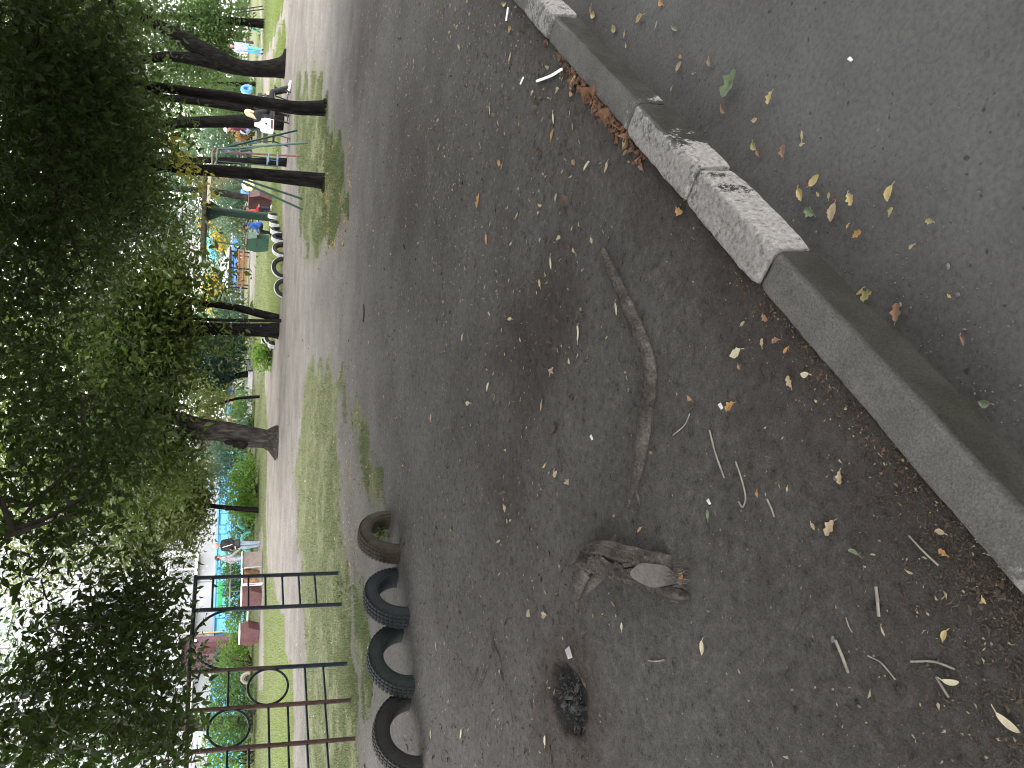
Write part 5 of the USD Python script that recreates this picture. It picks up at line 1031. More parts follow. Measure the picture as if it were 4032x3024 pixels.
# ------------------------------------------------------------------ people
def sph(c, r, n=10):
    return m3.Manifold.sphere(float(r), n).translate(tuple(map(float, c)))
def hull(*items): return m3.Manifold.batch_hull([sph(c, r) for c, r in items])
def man_mesh(M_, refine=.035, it=6):
    M_ = M_.refine_to_length(refine); m = M_.to_mesh(); t = trimesh.Trimesh(np.array(m.vert_properties[:, :3]), np.array(m.tri_verts), process=False)
    trimesh.smoothing.filter_taubin(t, iterations=it); return t
V3 = lambda *a: np.array(a, float)
def person(label, loc, rz, J, top, legs, shoes, hair, h=1.72, group=None, skirtlen=None, longhair=False, cap=None, sleeves=True, hood=False, open_=None):
    """J: joints in a frame where +y is the way the figure faces, z up, for a height of 1.75."""
    k = h / 1.75; t = thing('person', label, 'person', loc, rz, group)
    g = {a: np.array(b, float) * k for a, b in J.items()}
    chest, neck, head, pel = g['chest'], g['neck'], g['head'], g['pelvis']
    up_ = head - neck; up_ /= np.linalg.norm(up_); fw = g.get('look', V3(0, 1, 0)); fw = fw / np.linalg.norm(fw); fw = fw - up_ * (fw @ up_) * .6; fw /= np.linalg.norm(fw); sd_ = np.cross(fw, up_)
    def bones(e):
        B = [hull((pel + V3(.08, 0, 0) * k, .095 * k + e), (pel - V3(.08, 0, 0) * k, .095 * k + e), (chest + V3(.07, .01, -.04) * k, .105 * k + e), (chest + V3(-.07, .01, -.04) * k, .105 * k + e)),
             hull((chest + V3(.07, 0, 0) * k, .10 * k + e), (chest - V3(.07, 0, 0) * k, .10 * k + e), (g['shL'], .06 * k + e), (g['shR'], .06 * k + e))]
        return B
    def arm(q, e): return [hull((g['sh' + q], .055 * k + e), (g['el' + q], .042 * k + e)), hull((g['el' + q], .041 * k + e), (g['wr' + q], .029 * k + e))]
    def leg(q, e): return [hull((g['hip' + q], .088 * k + e), (g['kn' + q], .058 * k + e)), hull((g['kn' + q], .056 * k + e), (g['an' + q], .038 * k + e))]
    parts = bones(0.0)
    for q in 'LR': parts += arm(q, 0) + leg(q, 0)
    parts += [hull((neck - up_ * .02 * k, .056 * k), (head - up_ * .06 * k, .05 * k))]
    hd = [hull((head + up_ * .03 * k, .092 * k), (head - fw * .018 * k + up_ * .02 * k, .093 * k), (head - up_ * .075 * k + fw * .035 * k, .05 * k), (head + fw * .04 * k - up_ * .01 * k, .068 * k))]
    nose = hull((head + fw * .105 * k - up_ * .012 * k, .012 * k), (head + fw * .118 * k - up_ * .032 * k, .015 * k), (head + fw * .085 * k + up_ * .02 * k, .011 * k))
    ears = [hull((head + sd_ * q * .088 * k - up_ * .01 * k, .018 * k), (head + sd_ * q * .094 * k + up_ * .02 * k - fw * .01 * k, .016 * k)) for q in (-1, 1)]
    for q in 'LR':
        w = g['wr' + q]; d_ = w - g['el' + q]; d_ /= np.linalg.norm(d_); s_ = np.cross(d_, V3(.3, .9, .2)); s_ /= np.linalg.norm(s_); n_ = np.cross(s_, d_)
        parts.append(hull((w, .026 * k), (w + d_ * .08 * k + s_ * .028 * k, .015 * k), (w + d_ * .08 * k - s_ * .028 * k, .015 * k)))
        for f in range(4):
            b_ = w + d_ * .085 * k + s_ * (f - 1.5) * .020 * k; L = (.068, .078, .072, .056)[f] * k
            parts += [hull((b_, .0092 * k), (b_ + d_ * L * .55 + n_ * .006 * k, .0085 * k)), hull((b_ + d_ * L * .55 + n_ * .006 * k, .0085 * k), (b_ + d_ * L * .95 + n_ * .024 * k, .0075 * k))]
        parts.append(hull((w + d_ * .03 * k + s_ * .028 * k, .012 * k), (w + d_ * .075 * k + s_ * .055 * k + n_ * .01 * k, .009 * k)))
        a = g['an' + q]; toe = g.get('toe' + q, a + V3(0, .16, -.05) * k); parts.append(hull((a - (toe - a) * .25 + V3(0, 0, -.03) * k, .036 * k), (toe, .028 * k)))
    body = m3.Manifold.batch_boolean(parts + hd + [nose] + ears, m3.OpType.Add)
    obj('body', man_mesh(body, .05 * k, 3), skin, t, smooth=True)
    for q in (-1, 1): obj('eye', ellipsoid(head + fw * .098 * k + sd_ * q * .032 * k + up_ * .018 * k, (.011 * k,) * 3, 1), hair_dark, t)
    obj('mouth', ellipsoid(head + fw * .088 * k - up_ * .066 * k, (.022 * k, .012 * k, .007 * k), 1), c_pink, t)
    P_ = bones(.022 * k) + (arm('L', .018 * k) + arm('R', .018 * k) if sleeves else [hull((g['sh' + q], .075 * k), (g['sh' + q] * .6 + g['el' + q] * .4, .062 * k)) for q in 'LR'])
    P_.append(hull((neck, .068 * k), (chest + V3(0, 0, .09) * k, .10 * k)))
    hem = V3(0, 0, -.10) * k; P_.append(hull((pel + V3(.07, 0, 0) * k, .118 * k), (pel - V3(.07, 0, 0) * k, .118 * k), (pel + hem + V3(.06, 0, 0) * k, .112 * k), (pel + hem - V3(.06, 0, 0) * k, .112 * k)) if skirtlen else hull((pel + V3(.07, 0, .03) * k, .118 * k), (pel + V3(-.07, 0, .03) * k, .118 * k)))
    if hood: P_.append(hull((neck - fw * .06 * k, .08 * k), (neck - fw * .10 * k - up_ * .06 * k, .07 * k)))
    obj('jacket' if sleeves else 'top', man_mesh(m3.Manifold.batch_boolean(P_, m3.OpType.Add), .045 * k, 3), top, t, smooth=True)
    L_ = [hull((pel + V3(.06, 0, -.01) * k, .108 * k), (pel - V3(.06, 0, .01) * k, .108 * k), (g['hipL'], .098 * k), (g['hipR'], .098 * k))]
    for q in 'LR': L_ += leg(q, .014 * k)
    obj('trousers', man_mesh(m3.Manifold.batch_boolean(L_, m3.OpType.Add), .045 * k, 3), legs, t, smooth=True)
    for q in 'LR':
        a = g['an' + q]; toe = g.get('toe' + q, a + V3(0, .16, -.05) * k); obj('shoe', man_mesh(hull((a - (toe - a) * .28 + V3(0, 0, -.03) * k, .046 * k), (toe, .036 * k), (a + V3(0, 0, -.01) * k, .046 * k)), .05, 2), shoes, t, smooth=True)
    if hair is not None:
        H_ = [hull((head + up_ * .045 * k - fw * .012 * k, .098 * k), (head - fw * .05 * k + up_ * .01 * k, .085 * k))]
        if longhair: H_ += [hull((head - fw * .06 * k, .08 * k), (neck - fw * .07 * k - up_ * .10 * k, .06 * k)), *[hull((head + sd_ * q * .08 * k, .04 * k), (neck + sd_ * q * .09 * k - up_ * .13 * k + fw * .05 * k, .03 * k)) for q in (-1, 1)]]
        Hm = m3.Manifold.batch_boolean(H_, m3.OpType.Add) - hull((head + fw * .14 * k - up_ * .02 * k, .07 * k), (head + fw * .12 * k - up_ * .14 * k, .08 * k))
        obj('hair', man_mesh(Hm, .04 * k, 2), hair, t, smooth=True)
    if cap is not None: obj('cap', man_mesh(hull((head + up_ * .06 * k, .103 * k), (head + up_ * .05 * k - fw * .02 * k, .10 * k)) + hull((head + up_ * .06 * k + fw * .09 * k, .02), (head + up_ * .055 * k + fw * .16 * k + sd_ * .03, .012), (head + up_ * .055 * k + fw * .16 * k - sd_ * .03, .012)), .05, 2), cap, t, smooth=True)
    return t, g
def stand(swing=.0, lean=.0, armsw=None, bend=0.0):
    a = swing if armsw is None else armsw
    return dict(pelvis=(0, 0, .95), chest=(0, .02 + lean, 1.30), neck=(0, .02 + lean * 1.2, 1.48), head=(0, .05 + lean * 1.5, 1.63), shL=(-.18, .01 + lean, 1.41), shR=(.18, .01 + lean, 1.41),
                elL=(-.23, -.03 - a * .5 + lean, 1.13), wrL=(-.22, .06 - a * .6 + lean, .89), elR=(.23, -.03 + a * .5 + lean, 1.13), wrR=(.22, .08 + a * .9 + lean, .90),
                hipL=(-.09, 0, .91), hipR=(.09, 0, .91), knL=(-.09, .03 + swing * .55, .50), knR=(.09, .05 - swing * .35, .50), anL=(-.09, swing * .9, .08 + max(0, -swing) * .1), anR=(.09, -swing * 1.0, .08 + max(0, swing) * .16))
def sit(lean=.0, spread=.0, kneef=.44, shin=0.0, armf=.28, sh=.47):
    s = sh
    return dict(pelvis=(0, 0, s + .10), chest=(0, .03 + lean * .6, s + .42), neck=(0, .05 + lean, s + .60), head=(0, .08 + lean * 1.15, s + .75), shL=(-.18, .03 + lean * .8, s + .53), shR=(.18, .03 + lean * .8, s + .53),
                elL=(-.22, .07 + lean, s + .27), wrL=(-.10, armf + lean, s + .20), elR=(.22, .07 + lean, s + .27), wrR=(.10, armf + .02 + lean, s + .21),
                hipL=(-.09, .02, s + .08), hipR=(.09, .02, s + .08), knL=(-.10 - spread, kneef, s + .06), knR=(.10 + spread, kneef, s + .06), anL=(-.10 - spread, kneef + shin, .08), anR=(.10 + spread, kneef + shin + .03, .08))
def feet(x, y, Y): p = aty(x, y, Y); return (p[0], p[1], p[2] - .02)
# the seated couple: she sits sideways on the bench, he beside her, a knee towards the forked tree
bx = np.array([bd[0], bd[1], 0]) / BL
w_ = aty(1085, 478, BY + .15); J = sit(lean=.10, kneef=.40); J['look'] = (.05, 1, -.12)
wl_, wg = person('blond woman in dark coat sitting sideways on the bench beside the white bag', (w_[0], w_[1] + .05, -.01), math.radians(-72), J, c_black, c_black, c_black, hair_blond, 1.66, longhair=True)
m_ = aty(1085, 432, BY + .40); J = sit(lean=.06, kneef=.50, spread=.03, shin=.14); J['look'] = (-.25, 1, -.1); J['anR'] = (.16, .70, .08)
person('person in dark navy jacket on the bench, half hidden by the slim trunk, knee showing', (m_[0], m_[1] + .06, -.01), math.radians(-98), J, c_navy, c_black, shoe_white, hair_grey, 1.74)
# the white carrier bag in front of her
bgp = aty(1082, 500, BY - .22); bg = thing('carrier_bag', 'white carrier bag with a round dark emblem standing on the bench seat', 'bag', (bgp[0], bgp[1], .475), brz)
prof = np.array([(-.20, 0), (.20, 0), (.21, .24), (.17, .33), (.06, .36), (.0, .52), (-.03, .52), (-.07, .37), (-.18, .33), (-.21, .22)])
from shapely.geometry import Polygon, Point
bm_ = trimesh.creation.extrude_polygon(Polygon(prof).difference(Polygon([(-.04, .36), (.03, .36), (-.01, .48)])), .13, engine='earcut'); bm_.apply_transform(trimesh.transformations.rotation_matrix(math.pi / 2, [1, 0, 0])); bm_.apply_translation((0, .065, 0)); obj('bag', bm_, c_white, bg)
obj('emblem', cat([tube([(.02 + .085 * math.cos(a), -.069, .19 + .085 * math.sin(a)) for a in np.linspace(0, 6.2832, 25)], .008, 5, cap=False)] + [trimesh.creation.extrude_polygon(Polygon([(0, 0), (.022, .028), (0, .066), (-.022, .028)]), .006, engine='earcut').apply_transform(trimesh.transformations.rotation_matrix(a, [0, 0, 1])).apply_transform(trimesh.transformations.rotation_matrix(math.pi / 2, [1, 0, 0])).apply_translation((.02, -.066, .18)) for a in (-.9, 0, .9)]), steel_black, bg)
obj('print_band', box((.03, -.068, .045), (.30, .006, .06)), paint_maroon, bg)
# walkers and far people
p0 = feet(1036, 205, 42.0)
J = stand(.12); J['look'] = (0, 1, 0)
person('woman in lilac grey jacket and bright blue jeans walking on the path, long dark hair', (p0[0], p0[1], p0[2]), math.radians(165), J, c_lilac, c_brightjean, c_black, hair_dark, 1.70, longhair=True, skirtlen=True)
hb = thing('handbag', 'small black handbag carried by the walker in blue jeans', 'bag', (p0[0] + .36, p0[1] - .05, p0[2] + .62)); obj('bag', box((0, 0, 0), (.10, .22, .24), bev=.03), steel_black, hb); obj('strap', tube([(0, .1 * math.cos(a), .12 + .26 * math.sin(a)) for a in np.linspace(0, math.pi, 12)], .012, 5), steel_black, hb)
p1 = aty(1000, 2142, 31.0); J = stand(.02); J['wrR'] = (.05, .22, 1.12); J['elR'] = (.24, .05, 1.12); J['wrL'] = (-.12, .2, 1.0)
z1 = aty(848, 2142, 31.0)[2] - 1.80
person('person in black with a pale shoulder strap standing by the blue plinth', (p1[0], p1[1], max(z1, -.1)), math.radians(150), J, c_black, c_palejean, c_black, None if False else hair_grey, 1.78, skirtlen=True)
ns = thing('shoulder_bag', 'black shoulder bag with a thin pale strap on the person in black', 'bag', (p1[0] + .1, p1[1] - .22, max(z1, -.1) + .92)); obj('bag', box((0, 0, 0), (.26, .1, .2), bev=.03), steel_black, ns); obj('strap', tube([(-.02, .05, .1), (-.08, .0, .3), (-.16, .1, .52)], .012, 5), plastic_white, ns)
p2 = aty(1000, 2195, 31.6); J = stand(.2)
z2_ = aty(850, 2195, 31.6)[2] - 1.74
person('person in white patterned top and pale jeans walking behind the litter bin', (p2[0], p2[1], max(z2_, -.1)), math.radians(-70), J, c_pattern, c_palejean, shoe_white, hair_dark, 1.70, skirtlen=True)
SY = 46.5; p3_ = aty(956, 1562, SY); J = sit(lean=.2, kneef=.42, sh=.45); J['look'] = (.1, 1, -.3)
person('person in tan checked coat sitting bent forward on the ledge bench', (p3_[0], p3_[1], p3_[2] - .08), math.radians(130), J, c_tan, c_black, shoe_white, hair_dark, 1.66)
sb = thing('blue_bench', 'blue slatted bench behind the person in the tan coat', 'bench', (p3_[0] - .1, p3_[1] + .35, 0), 0); zz = p3_[2]
for k in range(3): obj('slat', box((-.2, .12 * k - .25, zz + .38), (1.7, .1, .03), bev=.006), paint_blue, sb)
for k in range(2): obj('back_slat', box((-.2, .2, zz + .62 + .17 * k), (1.7, .03, .11), bev=.006), paint_blue, sb)
for x in (-.9, .5): obj('leg', box((x, -.08, (zz + .36) / 2), (.06, .4, zz + .36), bev=.01), steel_blue, sb)
p4 = aty(960, 1655, 50); z4 = aty(878, 1655, 50)[2] - 1.6
person('person in pink top glimpsed through leaves right of the leaning trunk', (p4[0], p4[1], max(z4, -.2)), math.radians(180), stand(.05), c_pink, c_palejean, c_black, hair_dark, 1.62)
# the pair at the board seat, children behind
c1 = gp(1072, 888); J = sit(lean=.10, kneef=.36, sh=.44); J['look'] = (-.1, 1, -.15)
person('child in bright blue jacket sitting on the board seat', (c1[0], c1[1], .0), math.radians(62), J, c_blue, c_black, c_black, hair_dark, 1.42, hood=True)
c2 = gp(1072, 852); J = sit(lean=.10, kneef=.36, sh=.44); J['look'] = (-.3, 1, -.2)
person('child in red jacket on the board seat, half hidden by the green post', (c2[0] + .1, c2[1] + .5, .0), math.radians(-118), J, c_red, c_navy, shoe_white, hair_dark, 1.40)
p5 = aty(985, 1118, 66); z5 = aty(858, 1118, 66)[2] - 1.78
person('person in light grey jacket standing left of the small gazebo', (p5[0], p5[1], z5), math.radians(200), stand(.03), c_grey, c_jean, c_black, None, 1.78)
p6 = aty(1000, 499, 33); z6 = aty(888, 500, 33)[2] - 1.62
person('person with white cap and maroon jacket behind the dark upright tree', (p6[0], p6[1] , max(z6, -.1)), math.radians(70), stand(.1, lean=.14), c_maroon, c_navy, c_black, hair_dark, 1.66, cap=c_white)

# ------------------------------------------------------------------ the worn ground: roots, fire patch, litter
def G(x, y, dz=0.0):
    p = gp(x, y, -.015); return np.array([p[0], p[1], float(gz(p[0], p[1])) + dz])
def ground_tube(px, r, bury, n=10, ridge=.08, seed=0, k=8):
    PR = np.array([[*G(x, y, rr * bury), rr] for (x, y), rr in zip(px, r)])
    m = limb_mesh(PR, n, ridge, seed, k); return m
rt = thing('surface_root', 'long winding tree root lying bare in the soil near the kerb', 'root', G(2560, 1450))
ro = G(2560, 1450)
obj('root', ground_tube([(2378, 985), (2410, 1060), (2470, 1180), (2520, 1290), (2560, 1400), (2573, 1480), (2566, 1580), (2552, 1700), (2535, 1800), (2512, 1890), (2490, 1960), (2478, 2000)], [.014, .022, .026, .028, .030, .030, .034, .032, .026, .019, .013, .006], .15, 14, .14, 3), root_bark, rt, smooth=True, off=ro)
for m_ in ([ground_tube([(2440, 1130), (2480, 1250), (2540, 1370), (2560, 1430)], [.01, .014, .014, .008], .25, 8, .15, 5), ground_tube([(2500, 1900), (2520, 1960), (2526, 1990)], [.01, .007, .003], .2, 7, .1, 6)]): obj('side_root', m_, root_bark, rt, smooth=True, off=ro)
rs = thing('root_stump', 'thick gnarled root stump with a sawn oval face, by the charred patch', 'root', G(2480, 2230)); ro = G(2480, 2230)
mst = ground_tube([(2300, 2215), (2345, 2200), (2410, 2200), (2480, 2222), (2550, 2240), (2620, 2262), (2700, 2285), (2760, 2305)], [.04, .066, .076, .074, .070, .074, .072, .045], -.12, 30, .34, 7, 12)
cpt = G(2612, 2262, .040); cn = np.array([.05, -.55, .83]); cn /= np.linalg.norm(cn)
mm = m3.Manifold(m3.Mesh(np.asarray(mst.vertices, np.float32), np.asarray(mst.faces[:, ::-1] if mst.volume < 0 else mst.faces, np.uint32)))
try:
    tri_ = mm.trim_by_plane(tuple(-cn), float(-(cpt @ cn))); tm_ = tri_.to_mesh(); sm = trimesh.Trimesh(np.array(tm_.vert_properties[:, :3]), np.array(tm_.tri_verts), process=False)
    if len(sm.faces) < 50: sm = mst
except Exception: sm = mst
obj('root', sm, root_bark, rs, smooth=35, off=ro)
e1 = np.cross(cn, [1, 0, 0]); e1 /= np.linalg.norm(e1); e2 = np.cross(cn, e1); an_ = np.linspace(0, 2 * math.pi, 40)[:-1]
wob = 1 + .10 * np.sin(an_ * 2 + 1) + .05 * np.sin(an_ * 5)
rim_ = cpt + cn * .006 + (np.cos(an_) * .082 * wob)[:, None] * e1 + (np.sin(an_) * .046 * wob)[:, None] * e2
obj('sawn_face', trimesh.convex.convex_hull(np.vstack([rim_, rim_ * .0 + rim_ - cn * .02])), wood_cut, rs, off=ro)
for m_ in ([ground_tube([(2345, 2235), (2310, 2270), (2285, 2330), (2278, 2400)], [.045, .038, .026, .010], .2, 12, .2, 8), ground_tube([(2400, 2235), (2350, 2290), (2320, 2330)], [.03, .022, .010], .35, 10, .2, 9), ground_tube([(2520, 2262), (2600, 2310), (2680, 2340), (2720, 2350)], [.02, .022, .018, .008], .1, 10, .15, 10), ground_tube([(2410, 2180), (2425, 2140), (2432, 2105)], [.03, .02, .008], .1, 10, .2, 12)]): obj('side_root', m_, root_bark, rs, smooth=True, off=ro)
g = np.random.default_rng(12); axs = (G(2700, 2285) - G(2400, 2200))[:2]; axs /= np.linalg.norm(axs); ang0 = math.atan2(axs[1], axs[0])
for k in range(34):
    f_ = g.random(); x_ = 2325 + f_ * 250; y_ = 2202 + f_ * 40 + g.normal() * 26
    side = (y_ - (2202 + f_ * 40)) / 60
    c_ = G(x_, y_, (.072 - .055 * side ** 2) - .010 * g.random() - .03 * max(0, .25 - f_)); L_ = g.uniform(.05, .12); W_ = g.uniform(.014, .03)
    pl_ = trimesh.convex.convex_hull(np.column_stack([g.uniform(-L_, L_, 14) * .5, g.uniform(-W_, W_, 14) * .6, g.uniform(-.010, .010, 14)]))
    pl_.apply_transform(trimesh.transformations.rotation_matrix(side * 1.1, [1, 0, 0])); pl_.apply_transform(trimesh.transformations.rotation_matrix(ang0 + g.normal() * .16, [0, 0, 1])); pl_.apply_translation(c_); obj('bark_plate', pl_, root_bark, rs, off=ro)
fib = []
g = np.random.default_rng(3)
for k in range(30):
    a = G(2690 + g.normal() * 14, 2275 + g.normal() * 26, .04); b = a + np.array([g.normal() * .028, -.012 - .035 * g.random(), -.035 + g.normal() * .012]); fib.append(tube([a, (a + b) / 2 + g.normal(size=3) * .008, b], [.0022, .0016, .0007], 4))
obj('torn_fibre', cat(fib), root_bark, rs, off=ro, kind='stuff')
tr_ = thing('thin_root', 'thin forked roots lying bare between the tyres and the charred patch', 'root', G(1950, 2600)); ro = G(1950, 2600)
for m_ in ([ground_tube([(1946, 2486), (1944, 2545), (1968, 2600), (1982, 2680)], [.006, .012, .014, .006], .3, 8, .12, 21), ground_tube([(1937, 2585), (1915, 2640), (1883, 2710)], [.009, .010, .005], .4, 8, .12, 22), ground_tube([(1880, 2640), (1860, 2685), (1842, 2720)], [.006, .008, .004], .4, 8, .12, 23)]): obj('root', m_, root_bark, tr_, smooth=True, off=ro)
# charred patch: lumps of charcoal
g = np.random.default_rng(8); ch = []
for k in range(170):
    p = FIRE[:2] + g.normal(size=2) * [.052, .075]; s_ = np.exp(g.normal() * .4) * .62
    m = box((0, 0, 0), (.030 * s_, .013 * s_, .011 * s_), bev=.004); m.apply_transform(trimesh.transformations.random_rotation_matrix(g.random(3))); m.apply_translation((p[0], p[1], float(gz(*p)) - .016 + .008 * g.random())); ch.append(m)
obj('charcoal', cat(ch), charcoal, kind='stuff', label='black charcoal lumps and ash of an old fire spot on the bare soil')

# fallen leaves that can be told apart
def leafshape(L, W, seed, kind='oval'):
    g = np.random.default_rng(seed); n = 16; th = np.linspace(0, 1, n)
    if kind == 'oak':
        w = W * (.25 + .75 * np.sin(np.pi * th) ** .7) * (1 + .30 * np.sin(th * 15 + g.random() * 3) * (th > .1) * (th < .92))
    elif kind == 'curl': w = W * .55 * np.sin(np.pi * th) ** .6
    else: w = W * np.sin(np.pi * th ** .85) ** .8 * (1 + .08 * g.normal(size=n))
    x = L * (th - .5); bend = (g.random() - .5) * .5 * L; cy = bend * (th - .5) ** 2 * 2
    curl = g.uniform(.25, .9); lift = g.uniform(.02, .16)
    V = []
    for s in (-1, -.5, 0, .5, 1):
        V.append(np.column_stack([x, cy + s * w / 2, .004 + lift * L * ((th - .5) ** 2) * 2.2 * g.uniform(.4, 1.2) + abs(s) ** 1.5 * w * .5 * curl * .55]))
    V = np.vstack(V); F = []
    for r in range(4):
        for k in range(n - 1): a = r * n + k; F += [[a, a + 1, a + n + 1], [a, a + n + 1, a + n]]
    st = tube([(-L * .5, cy[0], .005), (-L * .62, cy[0] + L * .04, .004), (-L * .74, cy[0] + L * .10, .003)], .0011, 4)
    return join_vf([(V, F), (np.array(st.vertices), st.faces)])
def lm(name, a, b): return mat(name, [a, b], scale=60, rough=.75, spec=.2)
LM = dict(y=lm('dead_leaf_yellow', (.30, .235, .10), (.38, .31, .15)), t=lm('dead_leaf_tan', (.25, .19, .12), (.34, .27, .18)), b=lm('dead_leaf_brown', (.17, .10, .065), (.25, .155, .10)), o=lm('dead_leaf_orange', (.26, .14, .05), (.34, .20, .08)),
          g=lm('dead_leaf_green', (.10, .135, .075), (.15, .19, .11)), r=lm('dead_leaf_red', (.10, .035, .025), (.15, .055, .04)), l=lm('dead_leaf_olive', (.20, .185, .08), (.28, .26, .12)), p=lm('dead_leaf_pale', (.36, .32, .22), (.44, .40, .29)))
WORD = dict(y='yellow', t='tan', b='brown', o='orange', g='green', r='dark red', l='olive', p='pale yellow')
MARKS_R = [((2640, 300), 'on the asphalt beside the far grey kerb stone'), ((2420, 110), 'on the asphalt by the farthest kerb stone'), ((3000, 580), 'on the asphalt beside the crack of the limewashed kerb'), ((3230, 760), 'in the loose cluster on the asphalt'), ((3500, 800), 'on open asphalt outside the loose cluster'), ((2950, 380), 'on open asphalt across from the far grey kerb stone'),
    ((3150, 550), 'on the asphalt above the loose cluster'), ((3380, 920), 'at the lower edge of the loose cluster on the asphalt'), ((3450, 1180), 'in the gutter beside the long grey kerb stone'), ((3640, 920), 'alone on open asphalt below the cluster'), ((3800, 1350), 'on open asphalt across from the long grey kerb stone'), ((3850, 1600), 'on the asphalt near the lower kerb'), ((2860, 440), 'in the gutter beside the limewashed kerb')]
MARKS_S = [((2300, 1320), 'on the soil just beyond the bend of the bare root'), ((2900, 1420), 'on the twig litter between root and kerb'), ((3060, 1380), 'tucked against the long grey kerb stone'), ((3180, 1500), 'by the long grey kerb stone, midway'), ((2430, 1200), 'touching the thin end of the bare root'), ((2170, 1500), 'on trodden soil beyond the bare root'), ((2180, 1850), 'on trodden soil between root and tyres'), ((3050, 1940), 'on the soil beside the hooked twig'),
    ((2650, 1780), 'by the side of the bare root'), ((3270, 2080), 'on open soil midway to the kerb'), ((3720, 2150), 'in the dark litter by the lower kerb'), ((3750, 2600), 'by the arched twig'), ((3480, 2480), 'by the thick pale stick'), ((2690, 2280), 'on the sawn face of the root stump'), ((2780, 2550), 'on the soil below the root stump'), ((2450, 2470), 'between root stump and charred patch'), ((2150, 2420), 'above the charred patch'), ((2520, 2090), 'beside the root stump'),
    ((2150, 2910), 'below the charred patch'), ((1920, 950), 'in the middle of the worn soil'), ((2170, 1040), 'near the tip of the bare root'), ((2010, 1250), 'in the damp hollow of the soil'), ((1900, 1540), 'beside the damp hollow'), ((1820, 190), 'on the worn soil before the forked tree'), ((2010, 230), 'by the white sticks near the far kerb'), ((1940, 440), 'on the stony soil before the bench'), ((1970, 650), 'on the small dark tuft of litter'), ((2160, 790), 'on the soil across from the cracked kerb'), ((1890, 790), 'on the worn soil before the swing'),
    ((2270, 350), 'in the leaf drift by the white strip'), ((2330, 400), 'in the rusty leaf drift along the kerb'), ((2470, 570), 'against the upper limewashed kerb'), ((2320, 640), 'on the soil across from the leaf drift'), ((2680, 840), 'against the lower limewashed kerb'), ((1480, 2560), 'beside the green tyre'), ((1750, 2880), 'beside the nearest black tyre')]
FOUND = []
def put_leaf(x, y, px, c, kind, road, ang, wide=.55):
    z = ROADZ + .006 if road else -.015
    p = gp(x, y, z); D = (p - CAM) @ FWD; L = px * D / FPX
    sl_ = 1.0 if road else 1.15
    zz = z if road else float(gz(p[0], p[1])) + .002
    q = {'oak': 'lobed ', 'curl': 'curled narrow ', 'oval': ''}[kind]
    where = min(MARKS_R if road else MARKS_S, key=lambda m: math.hypot(m[0][0] - x, m[0][1] - y))[1]
    V, F = leafshape(L * sl_, L * wide, int(x * 7 + y), kind)
    ca, sa = math.cos(ang), math.sin(ang); V = np.column_stack([V[:, 0] * ca - V[:, 1] * sa, V[:, 0] * sa + V[:, 1] * ca, V[:, 2]])
    t = obj('fallen_leaf', (V, F), LM[c], smooth=True, cat='leaf', group='leaves fallen on the asphalt' if road else 'leaves fallen on the soil')
    FOUND.append((t, f'{q}{WORD[c]} fallen leaf {where}', px))
    UsdGeom.Xformable(t).AddTranslateOp().Set(Gf.Vec3d(p[0], p[1], zz)); return t
RL = [(2677, 260, 44, 't', 'oval'), (2681, 223, 24, 'o', 'oval'), (2797, 246, 40, 'b', 'oval'), (2880, 333, 110, 'g', 'oak'), (2733, 288, 24, 'g', 'oval'), (2647, 350, 22, 'l', 'oval'), (3034, 386, 48, 'y', 'oak'), (2848, 438, 46, 'b', 'curl'),
      (2975, 474, 34, 't', 'oval'), (3162, 533, 40, 'y', 'curl'), (3159, 570, 24, 'y', 'oval'), (2972, 579, 46, 'l', 'oval'), (2988, 600, 34, 'b', 'oval'), (3087, 596, 50, 'b', 'oak'), (3211, 711, 62, 'y', 'oval'), (3181, 718, 24, 'r', 'oval'), (3157, 765, 60, 'y', 'oval'),
      (3226, 767, 22, 't', 'oval'), (3268, 770, 28, 'l', 'oval'), (3293, 781, 30, 'r', 'oval'), (3191, 835, 60, 'g', 'oak'), (3282, 837, 76, 't', 'oval'), (3354, 783, 54, 'y', 'oak'), (3503, 762, 66, 'y', 'oval'), (3510, 832, 32, 'l', 'oak'), (3380, 920, 44, 'o', 'oak'), (3341, 892, 20, 'y', 'oval'),
      (3664, 872, 34, 'l', 'oak'), (3592, 973, 26, 'y', 'oval'), (3415, 1162, 60, 'l', 'oak'), (3391, 1150, 40, 'y', 'curl'), (3535, 1229, 70, 'b', 'oak'), (3797, 1340, 44, 'b', 'curl'), (3880, 1591, 54, 'g', 'oval'), (3744, 1167, 20, 'y', 'oval'), (2339, 60, 46, 'y', 'oval'), (2330, 40, 34, 'b', 'oval'), (2522, 72, 52, 'y', 'oval'),
      (2421, 116, 46, 'l', 'oval'), (2462, 137, 26, 't', 'oval'), (2660, 112, 52, 'g', 'curl'), (2468, 181, 20, 'y', 'oval'), (2605, 11, 44, 'o', 'oval'), (2587, 96, 28, 't', 'curl')]
